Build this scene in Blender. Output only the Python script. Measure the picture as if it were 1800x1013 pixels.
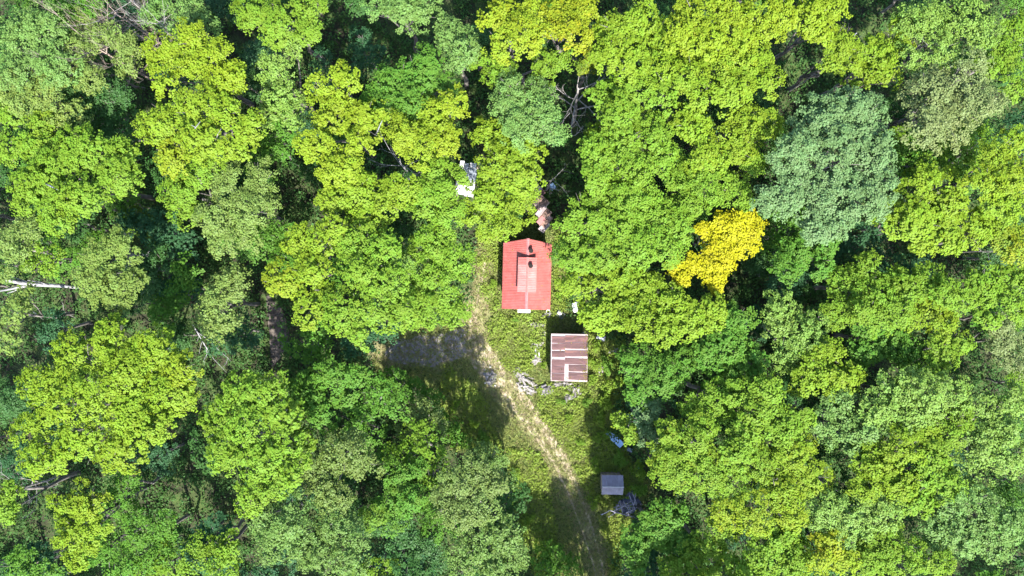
import bpy, math, random
import numpy as np
from mathutils import Vector, Matrix

for o in list(bpy.data.objects):
    bpy.data.objects.remove(o)
SC = bpy.context.scene
COL = SC.collection
R = math.radians
rnd = random.Random(7)
rng = np.random.default_rng(7)

# ------------------------------------------------------------------ camera, world, sun, exposure
CAM_H = 70.0
FPX = 1262.0                      # focal length in photo pixels (1800 px wide)
cam_d = bpy.data.cameras.new('camera')
cam = bpy.data.objects.new('camera', cam_d)
COL.objects.link(cam)
cam.location = (0, 0, CAM_H)
cam.rotation_euler = (0, 0, 0)
cam_d.sensor_width = 36.0
cam_d.lens = 36.0 * FPX / 1800.0
cam_d.clip_end = 2000.0
SC.camera = cam

SUN_EL = R(50)
SUN_AZ = R(13)                    # how far the sun stands right of straight down in the picture
to_sun = Vector((math.sin(SUN_AZ) * math.cos(SUN_EL), -math.cos(SUN_AZ) * math.cos(SUN_EL), math.sin(SUN_EL)))
sun_d = bpy.data.lights.new('sun', 'SUN')
sun_d.energy = 4.6
sun_d.angle = R(0.53)
sun_d.color = (1.0, 0.95, 0.86)
sun = bpy.data.objects.new('sun', sun_d)
COL.objects.link(sun)
sun.rotation_euler = to_sun.to_track_quat('Z', 'Y').to_euler()
sun.location = to_sun * 200

world = bpy.data.worlds.new('World')
SC.world = world
world.use_nodes = True
wn = world.node_tree
wn.nodes.clear()
sky = wn.nodes.new('ShaderNodeTexSky')
sky.sky_type = 'NISHITA'
sky.sun_disc = False
sky.sun_elevation = SUN_EL
sky.sun_rotation = R(180) - SUN_AZ
bg = wn.nodes.new('ShaderNodeBackground')
bg.inputs['Strength'].default_value = 0.15
wo = wn.nodes.new('ShaderNodeOutputWorld')
wn.links.new(sky.outputs[0], bg.inputs[0])
wn.links.new(bg.outputs[0], wo.inputs[0])

SC.view_settings.view_transform = 'Standard'
SC.view_settings.look = 'None'
SC.view_settings.gamma = 1.0
SC.view_settings.use_curve_mapping = False
SC.view_settings.exposure = 2.4
cy = SC.cycles
cy.max_bounces = 6
cy.use_denoising = True
cy.diffuse_bounces = 4
cy.glossy_bounces = 2
cy.transmission_bounces = 4
cy.transparent_max_bounces = 4


def W(px, py, z=0.0):
    """photo pixel -> world point at height z (the camera looks straight down)."""
    s = (CAM_H - z) / FPX
    return Vector(((px - 900) * s, (506.5 - py) * s, z))


def S(z=0.0):
    return (CAM_H - z) / FPX


# ------------------------------------------------------------------ object helpers
def tag(o, label=None, cat=None, group=None, kind=None):
    if label: o['label'] = label
    if cat: o['category'] = cat
    if group: o['group'] = group
    if kind: o['kind'] = kind
    return o


def link(o, parent=None):
    COL.objects.link(o)
    if parent is not None:
        o.parent = parent
    return o


def empty(name, loc, rz=0.0):
    o = bpy.data.objects.new(name, None)
    o.location = loc
    o.rotation_euler = (0, 0, rz)
    o.empty_display_size = 0.3
    return link(o)


def meshobj(name, verts, faces, mat=None, parent=None, loc=None, rot=None, smooth=False):
    me = bpy.data.meshes.new(name)
    me.from_pydata([tuple(v) for v in verts], [], faces)
    me.update()
    if smooth:
        me.polygons.foreach_set('use_smooth', [True] * len(me.polygons))
    if mat: me.materials.append(mat)
    o = bpy.data.objects.new(name, me)
    if loc is not None: o.location = loc
    if rot is not None: o.rotation_euler = rot
    return link(o, parent)


class MB:
    """collects shapes into one mesh"""
    def __init__(s):
        s.v, s.f = [], []

    def box(s, x0, x1, y0, y1, z0, z1, m=None):
        b = len(s.v)
        pts = [Vector((x, y, z)) for z in (z0, z1) for x, y in ((x0, y0), (x1, y0), (x1, y1), (x0, y1))]
        s.v += [m @ p for p in pts] if m else pts
        s.f += [(b+3, b+2, b+1, b), (b+4, b+5, b+6, b+7), (b, b+1, b+5, b+4), (b+1, b+2, b+6, b+5),
                (b+2, b+3, b+7, b+6), (b+3, b, b+4, b+7)]
        return s

    def tube(s, pts, rad, n=6, cap=True):
        b = len(s.v)
        pts = [Vector(p) for p in pts]
        for i, p in enumerate(pts):
            d = (pts[min(i+1, len(pts)-1)] - pts[max(i-1, 0)])
            if d.length < 1e-6: d = Vector((0, 0, 1))
            d.normalize()
            a = d.cross(Vector((0.31, 0.17, 0.93)) if abs(d.z) < 0.9 else Vector((1, 0.2, 0))).normalized()
            c = d.cross(a)
            r = rad[i] if hasattr(rad, '__len__') else rad
            for k in range(n):
                t = 2 * math.pi * k / n
                s.v.append(p + a * (r * math.cos(t)) + c * (r * math.sin(t)))
        m = len(pts)
        for i in range(m - 1):
            for k in range(n):
                k2 = (k + 1) % n
                s.f.append((b+i*n+k, b+i*n+k2, b+(i+1)*n+k2, b+(i+1)*n+k))
        if cap:
            s.f.append(tuple(b + k for k in range(n))[::-1])
            s.f.append(tuple(b + (m-1)*n + k for k in range(n)))
        return s

    def quad(s, a, b_, c, d):
        b = len(s.v)
        s.v += [Vector(a), Vector(b_), Vector(c), Vector(d)]
        s.f.append((b, b+1, b+2, b+3))
        return s

    def build(s, name, mat, parent=None, loc=None, rot=None, smooth=False):
        return meshobj(name, s.v, s.f, mat, parent, loc, rot, smooth)


# ------------------------------------------------------------------ materials
def new_mat(name):
    m = bpy.data.materials.new(name)
    m.use_nodes = True
    nt = m.node_tree
    nt.nodes.clear()
    out = nt.nodes.new('ShaderNodeOutputMaterial')
    return m, nt, out


def nd(nt, typ, **kw):
    n = nt.nodes.new(typ)
    for k, v in kw.items():
        if k.startswith('in_'):
            key = k[3:]
            n.inputs[int(key) if key.isdigit() else key.replace('_', ' ')].default_value = v
        else:
            setattr(n, k, v)
    return n


def mat_surface(name, c1, c2, scale=6.0, rough=0.6, metal=0.0, bump=0.0, c3=None, detail=6.0, spec=0.4, stretch=(1, 1, 1),
                lo=0.38, hi=0.62, objvar=0.0, c3lo=0.6, c3hi=0.72, c3scale=0.35):
    """two-colour noise surface, optional third colour as stains; objvar varies value per object"""
    m, nt, out = new_mat(name)
    L = nt.links.new
    tc = nd(nt, 'ShaderNodeTexCoord')
    mp = nd(nt, 'ShaderNodeMapping')
    mp.inputs['Scale'].default_value = stretch
    L(tc.outputs['Object'], mp.inputs[0])
    oi = nd(nt, 'ShaderNodeObjectInfo')
    ad = nd(nt, 'ShaderNodeVectorMath', operation='MULTIPLY_ADD')
    L(oi.outputs['Random'], ad.inputs[0])
    ad.inputs[1].default_value = (37, 21, 13)
    L(mp.outputs[0], ad.inputs[2])
    nz = nd(nt, 'ShaderNodeTexNoise', in_Scale=scale, in_Detail=detail, in_Roughness=0.62)
    L(ad.outputs[0], nz.inputs['Vector'])
    rp = nd(nt, 'ShaderNodeValToRGB')
    rp.color_ramp.elements[0].position = lo
    rp.color_ramp.elements[1].position = hi
    rp.color_ramp.elements[0].color = (*c1, 1)
    rp.color_ramp.elements[1].color = (*c2, 1)
    L(nz.outputs[0], rp.inputs[0])
    col = rp.outputs[0]
    if c3:
        n2 = nd(nt, 'ShaderNodeTexNoise', in_Scale=scale * c3scale, in_Detail=8.0, in_Roughness=0.7)
        L(ad.outputs[0], n2.inputs['Vector'])
        mr = nd(nt, 'ShaderNodeMapRange', in_1=c3lo, in_2=c3hi)
        L(n2.outputs[0], mr.inputs[0])
        mx = nd(nt, 'ShaderNodeMixRGB')
        mx.inputs[2].default_value = (*c3, 1)
        L(mr.outputs[0], mx.inputs[0])
        L(col, mx.inputs[1])
        col = mx.outputs[0]
    if objvar:
        hs = nd(nt, 'ShaderNodeHueSaturation')
        mr2 = nd(nt, 'ShaderNodeMapRange', in_3=1 - objvar, in_4=1 + objvar)
        L(oi.outputs['Random'], mr2.inputs[0])
        L(mr2.outputs[0], hs.inputs['Value'])
        L(col, hs.inputs['Color'])
        col = hs.outputs[0]
    bs = nd(nt, 'ShaderNodeBsdfPrincipled', in_Roughness=rough, in_Metallic=metal)
    bs.inputs['Specular IOR Level'].default_value = spec
    L(col, bs.inputs['Base Color'])
    if bump:
        bp = nd(nt, 'ShaderNodeBump', in_Strength=bump, in_Distance=0.05)
        L(nz.outputs[0], bp.inputs['Height'])
        L(bp.outputs[0], bs.inputs['Normal'])
    L(bs.outputs[0], out.inputs[0])
    return m


def mat_leaf(name, transl=0.38, gloss=0.06):
    """leaf: the tree's own hue from the object colour, hue and value wander leaf by leaf (attribute tint),
    'aut' turns some sprays yellow to orange"""
    m, nt, out = new_mat(name)
    L = nt.links.new
    oi = nd(nt, 'ShaderNodeObjectInfo')
    at = nd(nt, 'ShaderNodeAttribute', attribute_name='tint')
    au = nd(nt, 'ShaderNodeAttribute', attribute_name='aut')
    mx = nd(nt, 'ShaderNodeMixRGB')
    rp = nd(nt, 'ShaderNodeValToRGB')
    rp.color_ramp.elements[0].color = (0.19, 0.18, 0.008, 1)
    rp.color_ramp.elements[1].color = (0.21, 0.12, 0.012, 1)
    e = rp.color_ramp.elements.new(0.55)
    e.color = (0.25, 0.21, 0.006, 1)
    L(au.outputs['Fac'], rp.inputs[0])
    L(au.outputs['Fac'], mx.inputs[0])
    L(oi.outputs['Color'], mx.inputs[1])
    L(rp.outputs[0], mx.inputs[2])
    hs = nd(nt, 'ShaderNodeHueSaturation')
    mh = nd(nt, 'ShaderNodeMapRange', in_3=0.478, in_4=0.514)
    mv = nd(nt, 'ShaderNodeMapRange', in_3=0.80, in_4=1.22)
    L(at.outputs['Fac'], mh.inputs[0])
    L(at.outputs['Fac'], mv.inputs[0])
    L(mh.outputs[0], hs.inputs['Hue'])
    L(mv.outputs[0], hs.inputs['Value'])
    L(mx.outputs[0], hs.inputs['Color'])
    df = nd(nt, 'ShaderNodeBsdfDiffuse')
    tr = nd(nt, 'ShaderNodeBsdfTranslucent')
    gl = nd(nt, 'ShaderNodeBsdfGlossy', in_Roughness=0.55)
    gl.inputs['Color'].default_value = (0.9, 0.95, 1.0, 1)
    hs2 = nd(nt, 'ShaderNodeHueSaturation', in_Hue=0.492, in_Saturation=1.15, in_Value=1.12)
    L(hs.outputs[0], hs2.inputs['Color'])
    L(hs.outputs[0], df.inputs['Color'])
    L(hs2.outputs[0], tr.inputs['Color'])
    m1 = nd(nt, 'ShaderNodeMixShader', in_0=transl)
    L(df.outputs[0], m1.inputs[1])
    L(tr.outputs[0], m1.inputs[2])
    m2 = nd(nt, 'ShaderNodeMixShader', in_0=gloss)
    L(m1.outputs[0], m2.inputs[1])
    L(gl.outputs[0], m2.inputs[2])
    L(m2.outputs[0], out.inputs[0])
    return m


M = {}
M['leaf'] = mat_leaf('leaf_foliage', 0.45, 0.004)
M['leaf_pale'] = mat_leaf('leaf_foliage_pale', 0.40, 0.008)
M['grass'] = mat_leaf('grass_blades', 0.3, 0.01)
M['bark'] = mat_surface('bark_grey', (0.05, 0.045, 0.04), (0.12, 0.108, 0.10), 5, 0.9, bump=0.4, stretch=(1, 1, 0.25))
M['birch'] = mat_surface('bark_birch', (0.075, 0.075, 0.078), (0.19, 0.19, 0.20), 4, 0.75, bump=0.2, c3=(0.06, 0.05, 0.045), stretch=(0.4, 0.4, 2.2), objvar=0.1)
M['deadwood'] = mat_surface('dead_wood', (0.095, 0.088, 0.085), (0.19, 0.178, 0.172), 6, 0.85, bump=0.3, objvar=0.25)
M['deadbrown'] = mat_surface('dead_wood_brown', (0.11, 0.085, 0.070), (0.21, 0.165, 0.14), 6, 0.85, bump=0.3, objvar=0.2)

# ------------------------------------------------------------------ the ground
def in_poly(px, py, poly):
    px = np.asarray(px, float); py = np.asarray(py, float)
    inside = np.zeros(px.shape, bool)
    n = len(poly)
    j = n - 1
    for i in range(n):
        xi, yi = poly[i]; xj, yj = poly[j]
        c = ((yi > py) != (yj > py)) & (px < (xj - xi) * (py - yi) / (yj - yi + 1e-12) + xi)
        inside ^= c
        j = i
    return inside


_perm = np.random.default_rng(3).random((64, 64))
def vnoise(x, y, s=1.0, oct=3):
    x = np.asarray(x, float) / s; y = np.asarray(y, float) / s
    out = 0; amp = 1.0; tot = 0
    for k in range(oct):
        xi = np.floor(x).astype(int); yi = np.floor(y).astype(int)
        fx = x - xi; fy = y - yi
        fx = fx*fx*(3-2*fx); fy = fy*fy*(3-2*fy)
        a = _perm[xi % 64, yi % 64]; b = _perm[(xi+1) % 64, yi % 64]
        c = _perm[xi % 64, (yi+1) % 64]; d = _perm[(xi+1) % 64, (yi+1) % 64]
        out = out + amp * ((a*(1-fx)+b*fx)*(1-fy) + (c*(1-fx)+d*fx)*fy)
        tot += amp; amp *= 0.5; x = x*2.03+7.1; y = y*2.03+3.7
    return out / tot


CLEARING = [(655, 625), (690, 585), (760, 572), (822, 560), (832, 500), (835, 430), (880, 405), (930, 385), (1000, 395), (990, 540),
            (1035, 575), (1085, 600), (1085, 680), (1070, 760), (1130, 830), (1150, 850), (1120, 905), (1075, 960), (1075, 1060),
            (960, 1060), (930, 960), (905, 900), (885, 800), (790, 790), (770, 690), (660, 660)]


def to_px(x, y):
    return 900 + np.asarray(x) * FPX / CAM_H, 506.5 - np.asarray(y) * FPX / CAM_H


def seg_dist(px, py, line):
    d = np.full(np.shape(px), 1e9)
    for (x0, y0), (x1, y1) in zip(line[:-1], line[1:]):
        dx, dy = x1-x0, y1-y0
        t = np.clip(((px-x0)*dx + (py-y0)*dy) / (dx*dx+dy*dy), 0, 1)
        d = np.minimum(d, np.hypot(px-(x0+t*dx), py-(y0+t*dy)))
    return d


TRACK = [(838, 545), (826, 592), (852, 636), (884, 682), (922, 728), (962, 778), (1000, 850), (1034, 930), (1052, 1000), (1062, 1090)]
TRACK_W = [(838, 588), (790, 612), (735, 618), (676, 622)]
TRACK_N = [(868, 420), (850, 470), (838, 545)]
OLD_ROAD = [(470, 520), (490, 565), (493, 605), (478, 645)]


def ground_z(x, y):
    return 0.22 * (vnoise(x, y, 9.0) - 0.5) * np.clip((np.hypot(np.asarray(x) - 3, np.asarray(y) + 3) - 14) / 10, 0, 1)


def grid_mesh(name, xs, ys, zf):
    X, Y = np.meshgrid(xs, ys)
    Z = zf(X, Y)
    nx, ny = len(xs), len(ys)
    co = np.stack([X, Y, Z], -1).reshape(-1, 3)
    i = np.arange((nx-1)*(ny-1)); r = i // (nx-1); c = i % (nx-1)
    a = r*nx + c
    faces = np.stack([a, a+1, a+nx+1, a+nx], -1)
    return co, faces


def np_mesh(name, co, faces, mat, attrs=None, smooth=False):
    """faces: (n,4) int array"""
    me = bpy.data.meshes.new(name)
    n = len(faces); k = faces.shape[1]
    me.vertices.add(len(co))
    me.vertices.foreach_set('co', np.ascontiguousarray(co, dtype=np.float32).ravel())
    me.loops.add(n*k)
    me.loops.foreach_set('vertex_index', np.ascontiguousarray(faces, dtype=np.int32).ravel())
    me.polygons.add(n)
    me.polygons.foreach_set('loop_start', np.arange(0, n*k, k, dtype=np.int32))
    if smooth:
        me.polygons.foreach_set('use_smooth', np.ones(n, bool))
    for an, (dom, val) in (attrs or {}).items():
        a = me.attributes.new(an, 'FLOAT', dom)
        a.data.foreach_set('value', np.ascontiguousarray(val, dtype=np.float32))
    me.materials.append(mat)
    me.update(calc_edges=True)
    return me


def ground_material():
    m, nt, out = new_mat('forest_and_clearing_ground')
    L = nt.links.new
    tc = nd(nt, 'ShaderNodeTexCoord')
    def noise(scale, detail=8, rough=0.65):
        n = nd(nt, 'ShaderNodeTexNoise', in_Scale=scale, in_Detail=detail, in_Roughness=rough)
        L(tc.outputs['Object'], n.inputs['Vector'])
        return n
    def ramp(src, a, b, lo, hi):
        r = nd(nt, 'ShaderNodeValToRGB')
        r.color_ramp.elements[0].position = lo; r.color_ramp.elements[1].position = hi
        r.color_ramp.elements[0].color = (*a, 1); r.color_ramp.elements[1].color = (*b, 1)
        L(src, r.inputs[0]); return r.outputs[0]
    n1 = noise(2.2); n2 = noise(0.5); n3 = noise(9)
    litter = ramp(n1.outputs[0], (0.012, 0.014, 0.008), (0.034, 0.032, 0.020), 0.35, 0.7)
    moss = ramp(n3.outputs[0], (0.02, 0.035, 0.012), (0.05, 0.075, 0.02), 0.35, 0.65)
    mx = nd(nt, 'ShaderNodeMixRGB')
    mr = nd(nt, 'ShaderNodeMapRange', in_1=0.42, in_2=0.6)
    L(n2.outputs[0], mr.inputs[0]); L(mr.outputs[0], mx.inputs[0]); L(litter, mx.inputs[1]); L(moss, mx.inputs[2])
    gr = nd(nt, 'ShaderNodeAttribute', attribute_name='meadow')
    grass = ramp(n3.outputs[0], (0.026, 0.048, 0.011), (0.068, 0.084, 0.024), 0.35, 0.65)
    mg = nd(nt, 'ShaderNodeMixRGB')
    L(gr.outputs['Fac'], mg.inputs[0]); L(mx.outputs[0], mg.inputs[1]); L(grass, mg.inputs[2])
    sa = nd(nt, 'ShaderNodeAttribute', attribute_name='straw')
    n4 = noise(5.5)
    strawc = ramp(n4.outputs[0], (0.105, 0.105, 0.04), (0.20, 0.18, 0.10), 0.35, 0.65)
    ms = nd(nt, 'ShaderNodeMixRGB')
    L(sa.outputs['Fac'], ms.inputs[0]); L(mg.outputs[0], ms.inputs[1]); L(strawc, ms.inputs[2])
    mg = ms
    bs = nd(nt, 'ShaderNodeBsdfPrincipled', in_Roughness=0.95)
    bs.inputs['Specular IOR Level'].default_value = 0.1
    L(mg.outputs[0], bs.inputs['Base Color'])
    bp = nd(nt, 'ShaderNodeBump', in_Strength=0.8, in_Distance=0.08)
    L(n3.outputs[0], bp.inputs['Height']); L(bp.outputs[0], bs.inputs['Normal'])
    L(bs.outputs[0], out.inputs[0])
    return m


gx = np.concatenate([[-420, -250, -150, -100], np.concatenate([np.arange(-78, -18, 1.0), np.arange(-18, 18, 0.3), np.arange(18, 78.1, 1.0)]), [100, 150, 250, 420]])
gy = np.concatenate([[-420, -250, -150, -80], np.concatenate([np.arange(-54, -36, 1.0), np.arange(-36, 9, 0.3), np.arange(9, 54.1, 1.0)]), [80, 150, 250, 420]])
co, fc = grid_mesh('ground', gx, gy, ground_z)
ppx, ppy = to_px(co[:, 0], co[:, 1])
wob = 14 * (vnoise(co[:, 0], co[:, 1], 2.0) - 0.5)
meadow = in_poly(ppx + wob, ppy - wob, CLEARING).astype(float)
straw_d = np.minimum(np.minimum(seg_dist(ppx, ppy, TRACK), seg_dist(ppx, ppy, TRACK_W)), seg_dist(ppx, ppy, TRACK_N) + 24)
straw_shaded = np.clip(1.25 - (straw_d + 40*(vnoise(co[:, 0], co[:, 1], 1.3) - 0.5) + np.clip((ppy - 780)/6, 0, 22)) / 32, 0, 1)  # straw cut back down the track: tree shadow put into the ground colour
me = np_mesh('ground', co, fc, ground_material(), {'meadow': ('POINT', meadow), 'straw': ('POINT', straw_shaded)}, smooth=True)
tag(link(bpy.data.objects.new('ground', me)), kind='structure')


def ribbon(name, line, widths, mat, lift, seg=0.5, wob=0.35):
    """an uneven sheet of ground along a px polyline"""
    pts = [W(*p) for p in line]
    dense = []
    for a, b in zip(pts[:-1], pts[1:]):
        n = max(2, int((b-a).length / seg))
        for i in range(n):
            dense.append(a.lerp(b, i/n))
    dense.append(pts[-1])
    for _ in range(6):
        dense = [dense[0]] + [(dense[i-1] + dense[i]*2 + dense[i+1]) / 4 for i in range(1, len(dense)-1)] + [dense[-1]]
    cols = 7
    co = []
    for i, p in enumerate(dense):
        d = (dense[min(i+1, len(dense)-1)] - dense[max(i-1, 0)]).normalized()
        nrm = Vector((-d.y, d.x, 0))
        t = i / (len(dense)-1)
        w = np.interp(t, np.linspace(0, 1, len(widths)), widths) / 2
        end = min(1.0, (0.25 + min(i, len(dense)-1-i) * 0.3))
        l = w * end * (1 + wob * (2*vnoise(p.x, p.y, 1.1) - 1)); r = w * end * (1 + wob * (2*vnoise(p.x+50, p.y, 1.1) - 1))
        for k in range(cols):
            u = -l + (l + r) * k/(cols-1)
            q = p + nrm*u
            z = float(ground_z(q.x, q.y)) + lift
            co.append((q.x, q.y, z))
    n = len(dense)
    fc = [(i*cols+k, (i+1)*cols+k, (i+1)*cols+k+1, i*cols+k+1)[::-1] for i in range(n-1) for k in range(cols-1)]
    return tag(meshobj(name, co, fc, mat, smooth=True), kind='structure')


M['dirt'] = mat_surface('dry_dirt', (0.15, 0.125, 0.085), (0.27, 0.225, 0.165), 3.5, 0.95, bump=0.6, c3=(0.10, 0.105, 0.035), spec=0.1, c3lo=0.5, c3hi=0.62, c3scale=0.6)
M['gravel'] = mat_surface('grey_gravel', (0.09, 0.083, 0.085), (0.20, 0.185, 0.18), 14, 0.95, bump=0.7, c3=(0.07, 0.08, 0.04), spec=0.15)
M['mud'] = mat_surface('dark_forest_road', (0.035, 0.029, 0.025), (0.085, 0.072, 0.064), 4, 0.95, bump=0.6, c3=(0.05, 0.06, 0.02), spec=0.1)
ribbon('dirt_track', TRACK[:4], [0.5, 1.6, 2.5, 1.5], M['dirt'], 0.012, wob=.8)
RUT = [[(876, 676), (905, 716), (938, 760), (966, 800), (992, 850), (1022, 928), (1046, 1000), (1056, 1090)],
       [(896, 668), (926, 706), (955, 746), (980, 790), (1006, 838), (1036, 914), (1058, 985), (1070, 1090)]]
ribbon('wheel_rut', RUT[0], [0.5, 0.5, 0.35, 0.2, 0.1, 0.16, 0.3], M['dirt'], 0.016, wob=.8)
ribbon('wheel_rut', RUT[1], [0.6, 0.75, 0.7, 0.35, 0.14, 0.2, 0.35], M['dirt'], 0.016, wob=.8)
ribbon('gravel_turnaround', TRACK_W, [2.4, 3.0, 2.8, 2.3], M['gravel'], 0.008)
ribbon('dirt_path', TRACK_N, [0.5, 0.35, 0.3], M['dirt'], 0.016, wob=.7)
ribbon('forest_road', OLD_ROAD, [1.0, 1.6, 1.7, .8], M['mud'], 0.012)

# ------------------------------------------------------------------ foliage
def unit(v):
    return v / (np.linalg.norm(v, axis=-1, keepdims=True) + 1e-9)


def leaves_mesh(name, c, n, size, tint, aut, mat, rg, aspect=0.8, fold=0.12):
    """one folded four-cornered leaf per centre c with normal n"""
    N = len(c)
    h = rg.normal(size=(N, 3))
    u = unit(np.cross(n, h)); v = np.cross(n, u)
    l = (size * 0.5)[:, None]; w = l * aspect
    co = np.empty((N, 4, 3))
    off = n * (l * fold)
    co[:, 0] = c + u*l - off; co[:, 1] = c + v*w + off; co[:, 2] = c - u*l - off; co[:, 3] = c - v*w + off
    faces = np.arange(4*N).reshape(N, 4)
    return np_mesh(name, co.reshape(-1, 3), faces, mat, {'tint': ('FACE', np.clip(tint, 0, 1)), 'aut': ('FACE', np.clip(aut, 0, 1))})


# popcorn maple / fine-leaved birch / ash / dark understorey
STYLE = {
    #          bough r, bough density, clump r, clump dens, leaves, leaf size, flat, tilt noise, hang
    'maple': dict(rb=1.0, db=1.9, rc=0.31, dc=2.0, nl=17, ls=0.19, flat=0.6, tilt=0.30, low=-0.2),
    'ash':   dict(rb=0.85, db=2.0, rc=0.30, dc=1.9, nl=17, ls=0.17, flat=0.75, tilt=0.42, low=-0.2),
    'birch': dict(rb=0.8, db=2.1, rc=0.33, dc=1.8, nl=18, ls=0.165, flat=0.8, tilt=0.48, low=-0.3),
    'shrub': dict(rb=0.42, db=1.7, rc=0.24, dc=1.7, nl=12, ls=0.15, flat=0.6, tilt=0.4, low=0.0),
    'under': dict(rb=0.85, db=1.6, rc=0.36, dc=1.5, nl=14, ls=0.21, flat=0.55, tilt=0.38, low=0.0),
}


def crown_arrays(lobes, st, rg, autumn=0.0):
    """lobes: (x, y, zc, r, rz, aut) around the trunk foot"""
    lob = np.array([l[:5] for l in lobes], float)
    laut = np.array([l[5] for l in lobes], float)
    B, BD, BR, BA, BL = [], [], [], [], []
    for k, (x, y, z, r, rz) in enumerate(lob):
        rb0 = min(st['rb'], r * 0.5)
        nb = max(4, int(st['db'] * 1.9 * (r / rb0) ** 2 * 0.62))
        i = np.arange(nb) + rg.uniform(-.35, .35, nb)
        cz = 1 - (1 - st['low']) * (i + .5) / nb
        cz = np.clip(cz, -0.6, 1)
        ph = i * 2.39996 + rg.uniform(0, 6.28)
        s_ = np.sqrt(1 - cz**2)
        d = np.stack([s_*np.cos(ph), s_*np.sin(ph), cz], -1)
        rb = rb0 * rg.uniform(0.5, 1.4, nb)
        rad = np.stack([r - rb*0.75, r - rb*0.75, np.full(nb, rz) - rb*0.35], -1) * (0.66 + 0.42*rg.random(nb)**0.6)[:, None]
        bite = vnoise(x + d[:, 0]*r + 17*k, y + d[:, 1]*r, 1.5, 2) < 0.41
        rad[bite] *= 0.70
        p = np.array([x, y, z]) + d * rad
        p[:, 2] += 1.1*(vnoise(p[:, 0] + 31*k, p[:, 1], 1.7, 2) - .5)
        keep = rg.random(nb) > 0.10
        for j, (x2, y2, z2, r2, rz2) in enumerate(lob):
            if j == k: continue
            q = ((p[:, 0]-x2)/r2)**2 + ((p[:, 1]-y2)/r2)**2 + ((p[:, 2]-z2)/rz2)**2
            keep &= ~(q < 0.45)
        B.append(p[keep]); BD.append(d[keep]); BR.append(rb[keep])
        BA.append(np.full(keep.sum(), laut[k])); BL.append(np.full(keep.sum(), k))
    B = np.concatenate(B); BD = np.concatenate(BD); BR = np.concatenate(BR); BA = np.concatenate(BA); BL = np.concatenate(BL)
    bt = 0.55*rg.random(len(B)) + 0.45*rg.random(len(lob))[BL]
    bs = rg.uniform(0.85, 1.2, len(B))
    # clumps on each bough
    nc = np.maximum(3, (st['dc'] * (BR / st['rc'])**2).astype(int))
    bi = np.repeat(np.arange(len(B)), nc)
    cz = rg.uniform(-0.25, 1, len(bi)); ph = rg.uniform(0, 2*np.pi, len(bi)); s_ = np.sqrt(1-cz**2)
    cd = np.stack([s_*np.cos(ph), s_*np.sin(ph), cz], -1)
    C = B[bi] + cd * BR[bi][:, None] * np.array([1, 1, st['flat']]) * rg.uniform(0.75, 1.1, len(bi))[:, None]
    ct = 0.5*bt[bi] + 0.5*rg.random(len(bi))
    ca = BA[bi] + autumn * (rg.random(len(bi)) ** 3) * 1.6
    edge = BD[bi][:, 2] < 0.45
    ca = ca + np.where(edge, autumn * 0.9 * rg.random(len(bi)), 0)
    # leaves on each clump
    nl = np.maximum(4, rg.poisson(st['nl'], len(C)))
    ci = np.repeat(np.arange(len(C)), nl)
    N = len(ci)
    g = rg.normal(size=(N, 3)); g = unit(g) * (rg.random(N) ** 0.45)[:, None] * st['rc'] * np.array([1, 1, 0.5])
    P = C[ci] + g
    nrm = unit(np.array([0, -0.12, 0.85]) + 0.45*cd[ci] + 0.25*BD[bi][ci] + st['tilt']*rg.normal(size=(N, 3)))
    nrm[nrm[:, 2] < 0] *= -1
    size = st['ls'] * rg.uniform(0.65, 1.3, N) * bs[bi][ci]
    tint = 0.55*ct[ci] + 0.45*rg.random(N)
    aut = np.clip(ca[ci], 0, 1) * rg.uniform(0.5, 1.1, N)
    return P, nrm, size, tint, aut


def trunk_mesh(name, h, lobes, r0, mat, rg):
    mb = MB()
    k = h * 0.62
    bend = [Vector((rg.uniform(-.15, .15)*i, rg.uniform(-.15, .15)*i, k*i/4)) for i in range(5)]
    bend[0].z = -0.15
    mb.tube(bend, [r0*1.25, r0*0.95, r0*0.85, r0*0.75, r0*0.6], 8)
    top = bend[-1]
    for (x, y, z, r, rz, a) in lobes:
        end = Vector((x, y, z + rz*0.3))
        st = bend[rg.integers(2, 5)]
        mid = st.lerp(end, 0.5) + Vector((0, 0, -0.06*(end-st).length + rg.uniform(-.2, .2)))
        mb.tube([st, mid, end], [r0*0.5, r0*0.32, r0*0.1], 6)
        for _ in range(4):
            a1 = rg.uniform(0, 6.28)
            e2 = end + Vector((math.cos(a1)*r*0.7, math.sin(a1)*r*0.7, rg.uniform(-.1, .4)*rz))
            s2 = mid.lerp(end, rg.uniform(0.1, 0.8))
            mb.tube([s2, s2.lerp(e2, .5) + Vector((0, 0, .15)), e2], [r0*0.2, r0*0.13, r0*0.04], 5)
    return mb


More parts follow.
